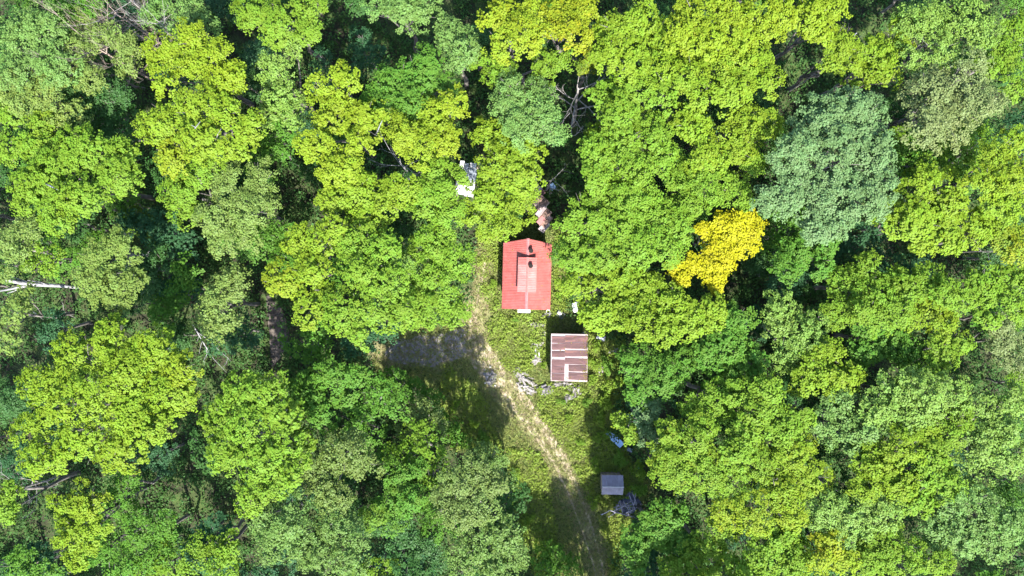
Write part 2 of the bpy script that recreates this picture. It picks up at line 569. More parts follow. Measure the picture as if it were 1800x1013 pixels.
N_LEAF = [0]
def make_tree(name, label, style, colour, h, lobes_px, cat='tree', group=None, autumn=0.0, seed=None, bark='bark', rz_k=0.72, dens=1.0):
    """lobes_px: (px, py, r_px[, aut[, dz]]) as the crown shows in the photo; turned into metres at the crown's own height"""
    rg = np.random.default_rng(seed if seed is not None else rng.integers(1 << 30))
    st = dict(STYLE[style])
    st['db'] *= dens
    f = rg.uniform(.82, 1.2); st['rc'] *= f; st['nl'] *= f*f; st['rb'] *= rg.uniform(.75, 1.4); st['flat'] *= rg.uniform(.8, 1.25); st['tilt'] *= rg.uniform(.68, 1.1)
    f = rg.uniform(.8, 1.0); st['ls'] *= f; st['nl'] /= f**1.15
    n = len(lobes_px)
    cx = sum(l[0]*l[2] for l in lobes_px) / sum(l[2] for l in lobes_px)
    cyy = sum(l[1]*l[2] for l in lobes_px) / sum(l[2] for l in lobes_px)
    zmid = h - 2.2
    foot = W(cx, cyy, zmid); foot.z = 0
    foot.z = float(ground_z(foot.x, foot.y))
    lobes = []
    for l in lobes_px:
        r = l[2] * (1.20 if cx > 1000 else 1.14) * S(zmid)
        rz = min(r * rz_k, 3.0)
        d = math.hypot(l[0]-cx, l[1]-cyy) * S(zmid)
        dz = l[4] if len(l) > 4 else 0
        zc = h - rz - 0.16*d + dz + rg.uniform(-.5, .3)
        p = W(l[0], l[1], zc + 0.4*rz)
        lobes.append((p.x - foot.x, p.y - foot.y, zc, r, rz, l[3] if len(l) > 3 else 0.0))
    P, nrm, size, tint, aut = crown_arrays(lobes, st, rg, autumn)
    N_LEAF[0] += len(P)
    mat = M['leaf_pale'] if style in ('ash', 'birch') else M['leaf']
    e = empty(name, foot)
    tag(e, label, cat, group)
    cr = bpy.data.objects.new('crown', leaves_mesh('crown', P, nrm, size, tint, aut, mat, rg))
    cr.color = (*colour, 1)
    link(cr, e)
    r0 = 0.05 + h * 0.011
    trunk_mesh('trunk', h, lobes, r0, M[bark], rg).build('trunk', M[bark], e, smooth=True)
    return e


def copy_tree(src, loc, rz, sc, colour, label, group=None):
    c = src.copy(); COL.objects.link(c)
    c.location = loc; c.rotation_euler = (0, 0, rz); c.scale = (sc, sc, sc)
    c['label'] = label
    if group: c['group'] = group
    for ch in src.children:
        d = ch.copy(); COL.objects.link(d); d.parent = c
        if colour and d.name.startswith('crown'):
            d.color = (*colour, 1)
    return c


# base colours of the leaves
LIME = (0.113, 0.187, 0.014)
LIMEY = (0.127, 0.193, 0.013)
OLIVE = (0.100, 0.156, 0.032)
OLIVE_SHADE = (0.084, 0.130, 0.028)  # olive with the half shade at bottom centre put into the colour
GREEN = (0.058, 0.140, 0.017)
MID = (0.095, 0.177, 0.016)
SAGE = (0.082, 0.146, 0.050)
SAGE2 = (0.084, 0.158, 0.034)
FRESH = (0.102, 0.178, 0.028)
FERN_SHADE = (0.076, 0.138, 0.027)  # pale green darkened to paint the half shade of the lower trees
GREYOL = (0.108, 0.146, 0.048)
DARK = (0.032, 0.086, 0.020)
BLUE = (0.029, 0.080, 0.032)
GOLD = (0.255, 0.262, 0.008)

# ------------------------------------------------------------------ the trees, one by one
def T(style, colour, h, label, lobes, autumn=0.0, **k):
    nm = {'maple': 'maple_tree', 'ash': 'ash_tree', 'birch': 'birch_tree', 'under': 'young_tree'}[style]
    NAMED.append((lobes, h))
    return make_tree(nm, label, style, colour, h, lobes, autumn=autumn, bark='bark', **k)
NAMED = []

# --- top left
T('birch', SAGE2, 14, 'pale green fine-leaved tree at the upper left corner edge', [(30, 60, 40), (80, 45, 36), (40, 120, 44), (95, 110, 38)])
T('birch', OLIVE, 12.5, 'olive green tree with fine foliage between two bare brushy trees at upper left', [(148, 36, 28), (172, 62, 24), (206, 64, 24), (230, 86, 22), (226, 112, 20), (140, 90, 26), (150, 130, 30)], 0.05)
T('birch', OLIVE, 13, 'light olive tree with yellowish side on the left edge above a dark gap', [(20, 150, 36), (65, 185, 40), (110, 200, 32), (85, 150, 30)], 0.14)
T('maple', MID, 13, 'yellow-green tree leaning out below the olive tree at the left edge', [(60, 250, 34), (75, 215, 28), (95, 262, 26)], 0.12)
T('maple', MID, 15, 'broad light green maple with a short white dead limb in its crown, far left', [(50, 335, 38), (95, 300, 40), (150, 265, 42), (200, 310, 40), (140, 340, 40), (90, 375, 34), (215, 265, 26)], 0.05)
T('maple', LIMEY, 16, 'bright yellow-green maple with small bare twigs showing on top, upper left', [(278, 90, 36), (330, 65, 28), (345, 115, 36), (400, 135, 32), (285, 140, 30), (385, 95, 24)], 0.08)
T('maple', LIME, 16, 'large lime maple with golden lower rim left of the pale green birch clump', [(275, 215, 38), (335, 180, 38), (395, 190, 34), (435, 225, 30), (350, 245, 40), (300, 275, 32, 0.22), (410, 255, 28)], 0.08)
T('maple', MID, 14, 'narrow green maple below the large lime maple with golden rim', [(315, 330, 34), (350, 300, 30), (325, 370, 26)], 0.04)
T('birch', OLIVE, 14, 'feathery light green tree above the round dusty green maple', [(400, 330, 46), (440, 370, 40), (400, 410, 42), (455, 310, 30), (370, 380, 28)])
T('birch', FRESH, 14, 'slender pale green birch clump between two bright maples, upper left', [(480, 110, 36), (520, 75, 28), (500, 165, 34), (470, 200, 26), (515, 200, 24)])
T('maple', MID, 15, 'yellow-green tree cut off by the top edge, left of the dark gap', [(440, 20, 36), (490, 35, 36), (535, 15, 34), (545, 55, 24)], 0.05)
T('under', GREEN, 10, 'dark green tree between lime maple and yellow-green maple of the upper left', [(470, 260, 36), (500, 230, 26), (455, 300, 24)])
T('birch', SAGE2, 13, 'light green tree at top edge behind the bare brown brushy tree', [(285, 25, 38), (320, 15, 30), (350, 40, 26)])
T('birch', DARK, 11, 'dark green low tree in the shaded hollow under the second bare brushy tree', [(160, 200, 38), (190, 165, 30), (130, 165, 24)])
T('under', GREEN, 12, 'green tree at the top left edge between olive crowns', [(120, 15, 34), (160, 10, 24)])
T('maple', MID, 12, 'small maple crown cut by the left edge beside a black gap, upper left', [(8, 205, 26), (14, 265, 26)], 0.03)
# --- top middle
T('maple', LIMEY, 17, 'big bright yellow-green maple with jagged left edge, left of the white roofed shelter', [(545, 250, 34), (580, 190, 36), (610, 140, 32), (590, 290, 36), (640, 205, 36), (625, 255, 30), (560, 150, 22)], 0.07)
T('maple', GREEN, 15, 'mid-green maple north of the yellow-topped one, top centre left', [(690, 140, 40), (740, 125, 38), (775, 155, 30), (725, 180, 34), (665, 185, 28)], 0.02)
T('maple', LIMEY, 16, 'maple with yellow top directly up and left of the white roofed shelter', [(755, 200, 38), (795, 185, 28, 0.1), (740, 255, 36), (780, 245, 30, 0.1), (700, 230, 32)], 0.08)
T('maple', LIME, 15, 'lime green maple around a dark hole with pale dead branches', [(620, 330, 40), (675, 350, 40), (640, 385, 30), (710, 325, 28), (585, 345, 26)], 0.04)
T('maple', MID, 14, 'green maple crown just left of the white roofed shelter', [(813, 313, 8), (806, 301, 6), (765, 300, 28), (745, 350, 34), (790, 375, 26), (780, 335, 18)], 0.04)
T('ash', SAGE2, 14, 'pale green rounded tree at the top edge left of the yellow orange maples', [(700, 20, 38), (745, 15, 34), (660, 10, 26)])
T('ash', SAGE2, 14, 'small round sage green tree top centre beside the orange flecked maple', [(795, 60, 30), (815, 85, 30), (800, 105, 22)])
T('maple', LIMEY, 16, 'yellow-green maple flecked with orange at the top edge', [(880, 25, 36, 0.14), (915, 60, 36, 0.04), (875, 75, 28), (930, 20, 28, 0.1)], 0.16)
T('maple', LIMEY, 16, 'golden yellow maple at the top edge right of the orange flecked one', [(985, 25, 34, 0.22), (1005, 55, 30, 0.25), (965, 55, 28, 0.12), (1025, 20, 24, 0.15)], 0.2)
T('maple', MID, 14, 'yellow-green maple spur below the orange flecked maple', [(850, 110, 28), (880, 130, 26), (960, 120, 28), (985, 100, 22)], 0.06)
T('ash', SAGE2, 15, 'rounded sage green fine-leaved tree north of the cabin, left of a bare tree', [(900, 180, 36), (945, 170, 32), (915, 220, 34), (960, 205, 28), (895, 150, 24), (975, 235, 20)])
T('maple', LIME, 13, 'lime maple overhanging the rusty collapsed lean-to', [(860, 235, 30), (900, 230, 32), (925, 265, 28), (880, 280, 36), (920, 305, 32), (865, 310, 26), (850, 350, 28)], 0.05)
T('maple', LIME, 12, 'lime maple touching the northwest corner of the red cabin', [(880, 340, 34), (905, 360, 32), (850, 390, 30), (880, 395, 30), (830, 375, 22), (920, 335, 22)], 0.06)
T('maple', GREEN, 12, 'small orange tipped tree beside the grey bare tree', [(1035, 110, 15, 0.35), (1045, 92, 11, 0.3), (1022, 118, 10, 0.2)], 0.2)
# --- top right
T('maple', LIME, 16, 'light green broad maple right of the golden top-edge maple', [(1085, 50, 38), (1130, 30, 36), (1110, 100, 38), (1160, 70, 34), (1065, 95, 26), (1155, 120, 30)], 0.03)
T('maple', LIMEY, 17, 'very bright yellow-green maple filling the top edge right of centre', [(1220, 25, 40), (1275, 20, 38), (1335, 35, 40), (1300, 70, 38), (1240, 75, 34), (1195, 60, 26), (1370, 15, 28)], 0.1)
T('maple', LIME, 16, 'bright maple below the very bright one of the top edge, straight sunlit right side', [(1210, 130, 36), (1265, 120, 36), (1320, 115, 36), (1350, 145, 28), (1285, 160, 34), (1230, 165, 30)], 0.07)
T('maple', MID, 15, 'lime maple right of the grey bare tree', [(1070, 170, 34), (1110, 155, 34), (1155, 165, 32), (1090, 200, 28)], 0.03)
T('maple', LIMEY, 15, 'yellow-green maple at the top edge left of a black opening', [(1425, 20, 32), (1460, 15, 30), (1445, 55, 26)], 0.06)
T('maple', LIME, 14, 'maple with a rounded yellow-green head above the reddish dead brush', [(1480, 75, 30), (1465, 105, 20), (1495, 100, 20)], 0.05)
T('maple', LIME, 14, 'lime maple standing left of the grey feathery tree, upper right', [(1545, 90, 34), (1580, 65, 28), (1525, 125, 28), (1560, 130, 24)], 0.04)
T('birch', FRESH, 15, 'pale green tree along the top edge above the grey feathery tree', [(1625, 40, 42), (1680, 30, 40), (1650, 85, 38), (1720, 60, 36), (1600, 90, 28)])
T('birch', GREYOL, 16, 'grey olive feathery tree with a brownish lower side, upper right', [(1640, 160, 42), (1690, 140, 40), (1720, 180, 38), (1675, 215, 42, 0.08), (1625, 220, 34), (1710, 120, 30)])
T('maple', MID, 14, 'yellow-green tree at the right edge near the top', [(1765, 95, 32), (1790, 140, 28), (1745, 120, 24), (1785, 50, 24)], 0.04)
T('ash', SAGE, 17, 'huge smooth pale blue-green tree right of the golden yellow tree', [(1450, 215, 46), (1510, 205, 46), (1410, 270, 48), (1470, 280, 54), (1530, 270, 48), (1420, 340, 50), (1490, 345, 54), (1545, 335, 40), (1370, 345, 40), (1450, 395, 38)])
T('maple', MID, 15, 'green maple with deep shadows between its boughs, right of the grey bare tree and lower', [(1050, 270, 34), (1095, 240, 36), (1145, 235, 34), (1110, 290, 36), (1160, 280, 32), (1045, 315, 24)], 0.02)
T('maple', LIME, 15, 'light maple between the deep shadowed maple and the huge blue-green tree', [(1215, 215, 36), (1260, 235, 36), (1310, 225, 34), (1245, 275, 32), (1345, 215, 28), (1300, 265, 26)], 0.08)
T('maple', MID, 14, 'green maple left of the huge blue-green tree above the golden yellow tree', [(1200, 315, 36), (1250, 320, 36), (1295, 335, 32), (1220, 355, 30), (1325, 290, 24)], 0.03)
T('maple', MID, 14, 'broad green maple just northeast of the cabin roof', [(1020, 365, 32), (1065, 340, 36), (1115, 345, 36), (1050, 390, 34), (1100, 395, 36), (1005, 400, 24)], 0.03)
T('maple', MID, 14, 'green maple between cabin and the golden yellow tree', [(1155, 380, 36), (1190, 400, 30), (1120, 440, 34), (1165, 430, 32), (1060, 440, 34), (1015, 450, 28)], 0.02)
T('maple', GOLD, 13, 'golden yellow tree in full autumn colour with an irregular two-part crown', [(1290, 397, 30, 0.05), (1325, 407, 22, 0.08), (1305, 427, 26, 0.05), (1266, 388, 14, 0.1), (1318, 380, 12, 0.15), (1236, 402, 10, 0.15), (1255, 412, 16, .1), (1270, 445, 26, 0.05), (1242, 466, 27, 0.05), (1212, 468, 22, 0.08), (1256, 488, 18, 0.08), (1187, 470, 11, 0.12), (1262, 507, 8, 0.2), (1200, 490, 10, .12)], 0.06, dens=1.5)
T('maple', LIME, 13, 'light green maple right beside the cabin east eave and white barrel', [(1008, 500, 24), (1050, 490, 34), (1095, 490, 34), (1052, 548, 30), (1090, 540, 34), (1025, 465, 20)], 0.06)
T('maple', LIME, 14, 'light green maple southeast of the cabin and south of the golden yellow tree', [(1135, 505, 34), (1175, 535, 36), (1130, 560, 34), (1215, 560, 32), (1165, 580, 26), (1255, 550, 26)], 0.03)
T('maple', LIME, 16, 'lime maple on the right edge below the yellow-green corner tree', [(1755, 270, 36), (1785, 310, 34, 0.08), (1735, 320, 34, 0.1), (1765, 360, 32), (1790, 245, 24)], 0.1)
T('maple', LIME, 15, 'broad yellow-green maple right of the huge blue-green tree', [(1625, 330, 36), (1675, 345, 38), (1620, 385, 38), (1670, 400, 38), (1575, 385, 30), (1715, 405, 34), (1630, 425, 26, 0.08)], 0.06)
T('maple', MID, 14, 'orange edged maple at the right edge over a dark gap', [(1780, 410, 34, 0.12), (1795, 440, 22, 0.35), (1755, 390, 26)], 0.15)
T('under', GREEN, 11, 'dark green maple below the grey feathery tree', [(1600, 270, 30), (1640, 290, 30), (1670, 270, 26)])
T('maple', GREEN, 12, 'green tree with a few lit sprays right of the golden yellow tree', [(1405, 440, 34), (1440, 460, 30), (1450, 430, 22), (1385, 480, 28)], 0.03)
T('maple', MID, 13, 'clumpy green maple in the middle of the right-hand woods', [(1500, 500, 36), (1545, 520, 32), (1480, 545, 28), (1530, 470, 26), (1575, 495, 24)], 0.03)
T('ash', FRESH, 13, 'soft green tree below and right of the golden yellow tree', [(1380, 575, 36), (1420, 590, 34), (1395, 620, 30), (1370, 540, 24)])
T('maple', LIME, 13, 'small yellow-lit maple in the right-hand woods beside a dark hole', [(1640, 545, 32, 0.06), (1660, 570, 24), (1610, 560, 22)], 0.08)
T('maple', MID, 14, 'green tree at right edge below the dark gap', [(1735, 500, 32), (1770, 530, 32), (1700, 525, 26), (1790, 490, 24), (1740, 555, 24)], 0.03)
T('maple', GREEN, 12, 'deep green maple amid the right-hand woods with scattered lit sprays', [(1560, 600, 36), (1600, 620, 30), (1530, 570, 26), (1520, 620, 26)], 0.02)
T('maple', MID, 13, 'yellow-green spur of a maple beside the black diagonal gap at right', [(1665, 620, 30), (1690, 600, 22), (1640, 650, 26)], 0.06)
T('birch', GREYOL, 11, 'dull grey green tree at the right edge inside the shadow', [(1775, 600, 30), (1790, 640, 28), (1760, 570, 18)])
T('maple', GREEN, 13, 'dark maple south of the light one below the golden yellow tree', [(1285, 600, 34), (1320, 640, 34), (1250, 620, 30), (1300, 560, 24)], 0.04)
T('maple', GREEN, 12, 'green tree in half shade just east of the rusty roofed shed', [(1120, 640, 34), (1165, 660, 34), (1140, 690, 28), (1200, 640, 30)], 0.03)
# --- bottom right
T('ash', FRESH, 15, 'pale green smooth tree in the right-hand woods below the black diagonal gap', [(1575, 690, 40), (1625, 700, 40), (1670, 690, 34), (1600, 735, 34), (1540, 715, 28)])
T('ash', SAGE2, 14, 'dull green tree left of the pale smooth tree at right', [(1480, 720, 38), (1500, 765, 36), (1455, 755, 32), (1530, 760, 26)])
T('maple', MID, 15, 'maple with a long yellow-green ridge left of the dull green tree', [(1345, 720, 36), (1380, 755, 36), (1310, 765, 30), (1410, 730, 26), (1355, 685, 24)], 0.05)
T('maple', MID, 15, 'big clumpy yellow-green maple east of the small grey shed', [(1180, 780, 34, 0.06), (1225, 770, 36), (1190, 825, 36, 0.04), (1245, 830, 38), (1290, 800, 36), (1290, 855, 34), (1340, 820, 34)], 0.1)
T('maple', LIME, 15, 'broad maple with yellow patches left of the pale bottom trees', [(1390, 810, 36), (1430, 850, 32), (1370, 870, 36), (1410, 790, 26), (1330, 900, 32, 0.12), (1280, 905, 28, 0.14), (1395, 910, 26, 0.12)], 0.12)
T('maple', LIME, 15, 'light maple in the middle of the lower right woods', [(1545, 815, 40), (1590, 795, 36), (1530, 860, 34), (1585, 845, 36), (1630, 765, 28)], 0.04)
T('ash', FRESH, 15, 'pale smooth-crowned tree lower right above the yellow capped one', [(1460, 900, 38), (1510, 910, 38), (1550, 900, 32), (1485, 940, 28)])
T('ash', SAGE2, 15, 'pale blue-green tree with streaky drooping leaves at the lower right corner', [(1690, 890, 40), (1735, 905, 40), (1690, 945, 40), (1745, 955, 34), (1650, 930, 30), (1775, 925, 26)])
T('maple', MID, 15, 'green maple left of the streaky blue-green corner tree', [(1630, 830, 34), (1665, 850, 30), (1610, 880, 34), (1650, 800, 26)], 0.03)
T('birch', FRESH, 14, 'pale green tree on the right edge above the streaky corner tree', [(1730, 780, 40), (1775, 810, 34), (1700, 830, 32), (1770, 760, 28), (1740, 720, 32), (1785, 710, 26)])
T('maple', LIMEY, 15, 'yellow capped maple near the bottom edge right of centre', [(1460, 965, 30, 0.22), (1440, 985, 24, 0.1), (1490, 985, 24)], 0.12)
T('maple', MID, 15, 'yellow-green maple at the bottom edge left of the streaky corner tree', [(1560, 965, 36), (1600, 985, 36), (1530, 990, 30), (1640, 985, 30)], 0.08)
T('maple', MID, 14, 'light green maple crown at the bottom edge below the broad yellow patched one', [(1350, 975, 36), (1390, 985, 34), (1325, 1005, 28), (1370, 945, 28)], 0.03)
T('maple', GREEN, 12, 'green maple next to the heap of grey poles', [(1160, 935, 36), (1130, 960, 30), (1195, 960, 34), (1180, 905, 28), (1120, 990, 30)], 0.05)
T('maple', MID, 13, 'yellow tinged maple at the bottom edge right of the track', [(1240, 970, 34, 0.05), (1200, 995, 32), (1265, 940, 28), (1280, 1000, 28)], 0.08)
T('ash', SAGE, 11, 'pale grey green tree overhanging the blue metal sheets', [(1130, 745, 24), (1150, 770, 24), (1140, 722, 20)])
T('maple', MID, 11, 'yellow-green tree edge between blue metal sheets and rusty shed', [(1092, 738, 15, 0.05), (1110, 765, 14, 0.05), (1155, 800, 18, 0.1)], 0.1)
# --- left middle and bottom
T('maple', OLIVE, 15, 'round dusty green maple standing alone in the dark hollow at left', [(165, 450, 32), (205, 440, 32), (150, 485, 30), (190, 485, 36), (230, 495, 30), (210, 425, 22), (195, 520, 28)], 0.04)
T('birch', OLIVE, 14, 'light tree at the left edge above the fallen white birch trunk', [(15, 430, 34), (10, 470, 28), (45, 400, 26)])
T('under', MID, 12, 'two-toned small tree between left edge and the round dusty maple', [(62, 430, 24), (85, 455, 26), (55, 465, 20)], 0.02)
T('under', OLIVE, 11, 'yellow-green leafy tree at left edge below the fallen white birch trunk', [(20, 550, 30), (45, 525, 22), (10, 590, 26)])
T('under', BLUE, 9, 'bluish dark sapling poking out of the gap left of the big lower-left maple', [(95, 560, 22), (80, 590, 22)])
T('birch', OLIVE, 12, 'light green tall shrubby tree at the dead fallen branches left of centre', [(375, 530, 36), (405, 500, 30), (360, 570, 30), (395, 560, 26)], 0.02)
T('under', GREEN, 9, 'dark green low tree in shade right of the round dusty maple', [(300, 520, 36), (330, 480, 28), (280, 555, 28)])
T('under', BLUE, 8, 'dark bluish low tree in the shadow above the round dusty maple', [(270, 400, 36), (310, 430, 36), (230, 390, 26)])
T('maple', LIME, 17, 'largest maple of the lower left, huge light green dome with an orange right tip', [(75, 680, 42), (70, 750, 46), (130, 620, 42), (140, 700, 46), (200, 600, 40), (215, 660, 46), (270, 620, 42), (320, 650, 34, 0.15), (290, 690, 40), (220, 730, 44), (145, 780, 46), (75, 810, 36), (200, 800, 40), (255, 750, 36)], 0.05)
T('maple', MID, 17, 'tall green maple in the lower left between two black gaps', [(385, 745, 36, 0.03), (420, 700, 36), (470, 690, 36), (400, 800, 36), (450, 810, 38), (500, 780, 34), (490, 735, 34), (440, 870, 34, 0.04), (480, 850, 30), (520, 830, 26), (430, 755, 34)], 0.05)
T('maple', GREEN, 12, 'green maple at the left end of the grey gravel turnaround', [(540, 690, 34), (580, 665, 34), (600, 700, 28), (560, 730, 28), (625, 660, 22)], 0.03)
T('maple', LIME, 16, 'maple with a yellow left flank at the middle left, west of the cabin', [(520, 425, 30, 0.08), (490, 495, 30, 0.18), (540, 480, 32), (560, 430, 30), (545, 545, 34), (575, 520, 28), (585, 400, 24)], 0.1)
T('maple', MID, 16, 'round green maple in the middle of the group west of the cabin', [(620, 420, 36), (665, 440, 36), (630, 480, 38), (680, 495, 36), (610, 545, 38), (660, 550, 38), (625, 590, 28), (705, 550, 28)], 0.04)
T('maple', MID, 14, 'bright green maple right next to the west side of the cabin', [(760, 430, 36), (795, 460, 32), (740, 480, 36), (785, 510, 36), (740, 540, 34), (800, 550, 26), (720, 450, 26), (705, 515, 20)], 0.03)
T('birch', FRESH, 15, 'thin greyish green birch top among the maples west of the cabin', [(680, 490, 26), (700, 470, 20), (690, 520, 18)])
T('maple', LIME, 14, 'yellow-green maple at the bottom left beside the shaded hollow', [(110, 900, 30), (150, 880, 30, 0.06), (120, 940, 30), (165, 930, 28), (140, 975, 26)], 0.06)
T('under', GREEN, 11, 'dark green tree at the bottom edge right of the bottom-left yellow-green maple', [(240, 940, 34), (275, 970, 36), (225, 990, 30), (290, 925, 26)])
T('under', MID, 12, 'leafy green tree at the bottom edge left of the dull sage tree', [(350, 980, 36), (390, 1000, 32), (320, 1000, 26), (400, 960, 28)], 0.02)
T('birch', FERN_SHADE, 16, 'dull sage tree at lower left beside the olive feathery tree', [(460, 910, 34), (500, 920, 32), (480, 955, 34), (520, 890, 24)])
T('birch', OLIVE_SHADE, 14, 'olive feathery tree with pinkish tint left of the dark bushes, lower centre left', [(565, 840, 36), (600, 800, 34), (640, 820, 30), (580, 880, 30), (625, 775, 24), (540, 820, 22)], 0.03)
T('birch', FERN_SHADE, 14, 'fern green tree at the bottom edge below the olive feathery tree', [(590, 940, 36), (560, 980, 36), (610, 990, 34), (530, 950, 26), (625, 950, 22)])
T('maple', GREEN, 12, 'green maple with yellow lower left tip near the bottom centre left', [(700, 840, 30), (720, 880, 28), (680, 890, 30), (655, 910, 22, 0.12), (730, 830, 20), (690, 925, 22)], 0.06)
T('birch', OLIVE_SHADE, 8, 'low olive bushy tree south of the gravel turnaround', [(740, 730, 26), (720, 755, 22), (765, 745, 20)])
T('birch', OLIVE_SHADE, 13.5, 'olive yellow feathery tree with a bent pale bare stem, left of the track', [(800, 850, 34), (835, 830, 30), (790, 890, 34), (840, 880, 34), (870, 850, 22), (815, 910, 26)])
T('birch', FERN_SHADE, 12.5, 'soft green feathery tree at the bottom edge left of the long track shadow', [(850, 960, 38), (890, 940, 32), (820, 985, 34), (880, 990, 36), (910, 975, 20)], 0.02)
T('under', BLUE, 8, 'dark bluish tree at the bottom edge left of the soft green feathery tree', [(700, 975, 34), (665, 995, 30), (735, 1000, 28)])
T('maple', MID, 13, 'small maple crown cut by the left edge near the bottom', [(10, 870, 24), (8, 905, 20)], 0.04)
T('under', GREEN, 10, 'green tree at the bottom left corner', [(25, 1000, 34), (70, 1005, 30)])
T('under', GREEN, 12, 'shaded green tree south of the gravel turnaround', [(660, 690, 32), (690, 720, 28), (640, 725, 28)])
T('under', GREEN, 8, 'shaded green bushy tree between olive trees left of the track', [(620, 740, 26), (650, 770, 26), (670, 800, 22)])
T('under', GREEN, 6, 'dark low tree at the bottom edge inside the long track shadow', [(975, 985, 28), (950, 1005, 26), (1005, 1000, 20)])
T('birch', FERN_SHADE, 9, 'green bush edge along the left of the track near the bottom', [(870, 805, 22), (845, 795, 20), (895, 850, 16)])
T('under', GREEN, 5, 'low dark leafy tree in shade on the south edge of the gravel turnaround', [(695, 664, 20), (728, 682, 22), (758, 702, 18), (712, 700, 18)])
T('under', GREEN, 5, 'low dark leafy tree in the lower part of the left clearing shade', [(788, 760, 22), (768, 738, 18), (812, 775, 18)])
T('maple', MID, 14, 'green maple between the blue-green huge tree and the clumpy right-hand maple', [(1555, 555, 30), (1590, 545, 26), (1525, 545, 22)], 0.03)
T('maple', LIME, 14, 'lime maple filling the wood between the soft green tree and the dull green tree', [(1445, 650, 34), (1480, 665, 30), (1420, 670, 26), (1460, 625, 24)], 0.03)
T('maple', MID, 14, 'green maple left of the long yellow-green ridge crown', [(1265, 705, 32), (1300, 695, 30), (1230, 715, 26)], 0.03)
T('maple', MID, 14, 'green maple between the clumpy maple and the right-edge green tree', [(1640, 495, 30), (1668, 515, 24), (1610, 505, 24)], 0.03)
T('maple', MID, 14, 'yellow-green maple below the pale smooth tree near the right edge', [(1670, 765, 32), (1690, 735, 26), (1650, 785, 24)], 0.05)
print('named leaves', N_LEAF[0])

# ------------------------------------------------------------------ darker saplings that fill between the crowns
GAPS = [(90, 530, 40), (180, 560, 28), (50, 560, 26), (515, 340, 26), (485, 590, 30), (380, 625, 30), (80, 880, 25),
        (25, 930, 30), (610, 60, 30), (1018, 225, 34), (1005, 310, 34), (1400, 170, 26), (1690, 480, 30), (1535, 20, 24), (1740, 640, 36),
        (1700, 660, 24), (230, 70, 22), (190, 90, 22), (30, 220, 24), (820, 250, 14), (700, 290, 18), (820, 315, 34), (965, 350, 36),
        (750, 880, 20), (1150, 850, 40), (1560, 640, 14)]
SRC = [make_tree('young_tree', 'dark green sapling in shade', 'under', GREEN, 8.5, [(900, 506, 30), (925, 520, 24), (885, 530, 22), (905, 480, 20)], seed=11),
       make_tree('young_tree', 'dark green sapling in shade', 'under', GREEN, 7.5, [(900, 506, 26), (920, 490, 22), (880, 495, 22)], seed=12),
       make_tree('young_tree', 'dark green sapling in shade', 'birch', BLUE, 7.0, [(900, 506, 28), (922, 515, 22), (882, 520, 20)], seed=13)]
LM = [(926, 482, 'the red cabin'), (1000, 628, 'the rusty roofed shed'), (1077, 853, 'the grey hut'), (1265, 440, 'the golden yellow tree'),
      (1470, 300, 'the huge blue-green tree'), (180, 700, 'the largest maple'), (190, 480, 'the round dusty maple'),
      (1680, 170, 'the grey feathery tree'), (1710, 925, 'the streaky corner tree'), (990, 40, 'the golden top-edge maple'),
      (590, 850, 'the olive feathery tree'), (310, 100, 'the bright upper-left maple'), (820, 860, 'the bent bare stem'),
      (640, 480, 'the maple group west of the cabin'), (1560, 820, 'the light lower-right maple'), (225, 38, 'the brown bare tree'),
      (195, 95, 'the second brown bare tree'), (1016, 168, 'the silvery bare tree'), (65, 500, 'the fallen white birch'), (370, 605, 'the fallen forked limb'),
      (430, 770, 'the tall lower-left maple'), (820, 315, 'the white roofed shelter'), (720, 610, 'the gravel turnaround'), (795, 70, 'the small round sage tree'),
      (1270, 45, 'the very bright top-edge maple'), (1770, 310, 'the right-edge lime maple'), (1535, 140, 'the reddish dry brush'), (490, 130, 'the slender birch clump'),
      (1620, 700, 'the pale smooth tree'), (1460, 970, 'the yellow capped maple'), (480, 930, 'the dull lower-left sage tree'), (130, 930, 'the bottom-left maple'), (335, 210, 'the large lime maple')]
SEEN_LABELS = {}


def where(px, py):
    d, x, y, n = min((math.hypot(px-x, py-y), x, y, n) for x, y, n in LM)
    a = math.degrees(math.atan2(py-y, px-x)) % 360
    dr = ['right of', 'lower right of', 'below', 'lower left of', 'left of', 'upper left of', 'above', 'upper right of'][int((a + 22.5) // 45) % 8]
    return ('close ' if d < 75 else '') + f'{dr} {n}'


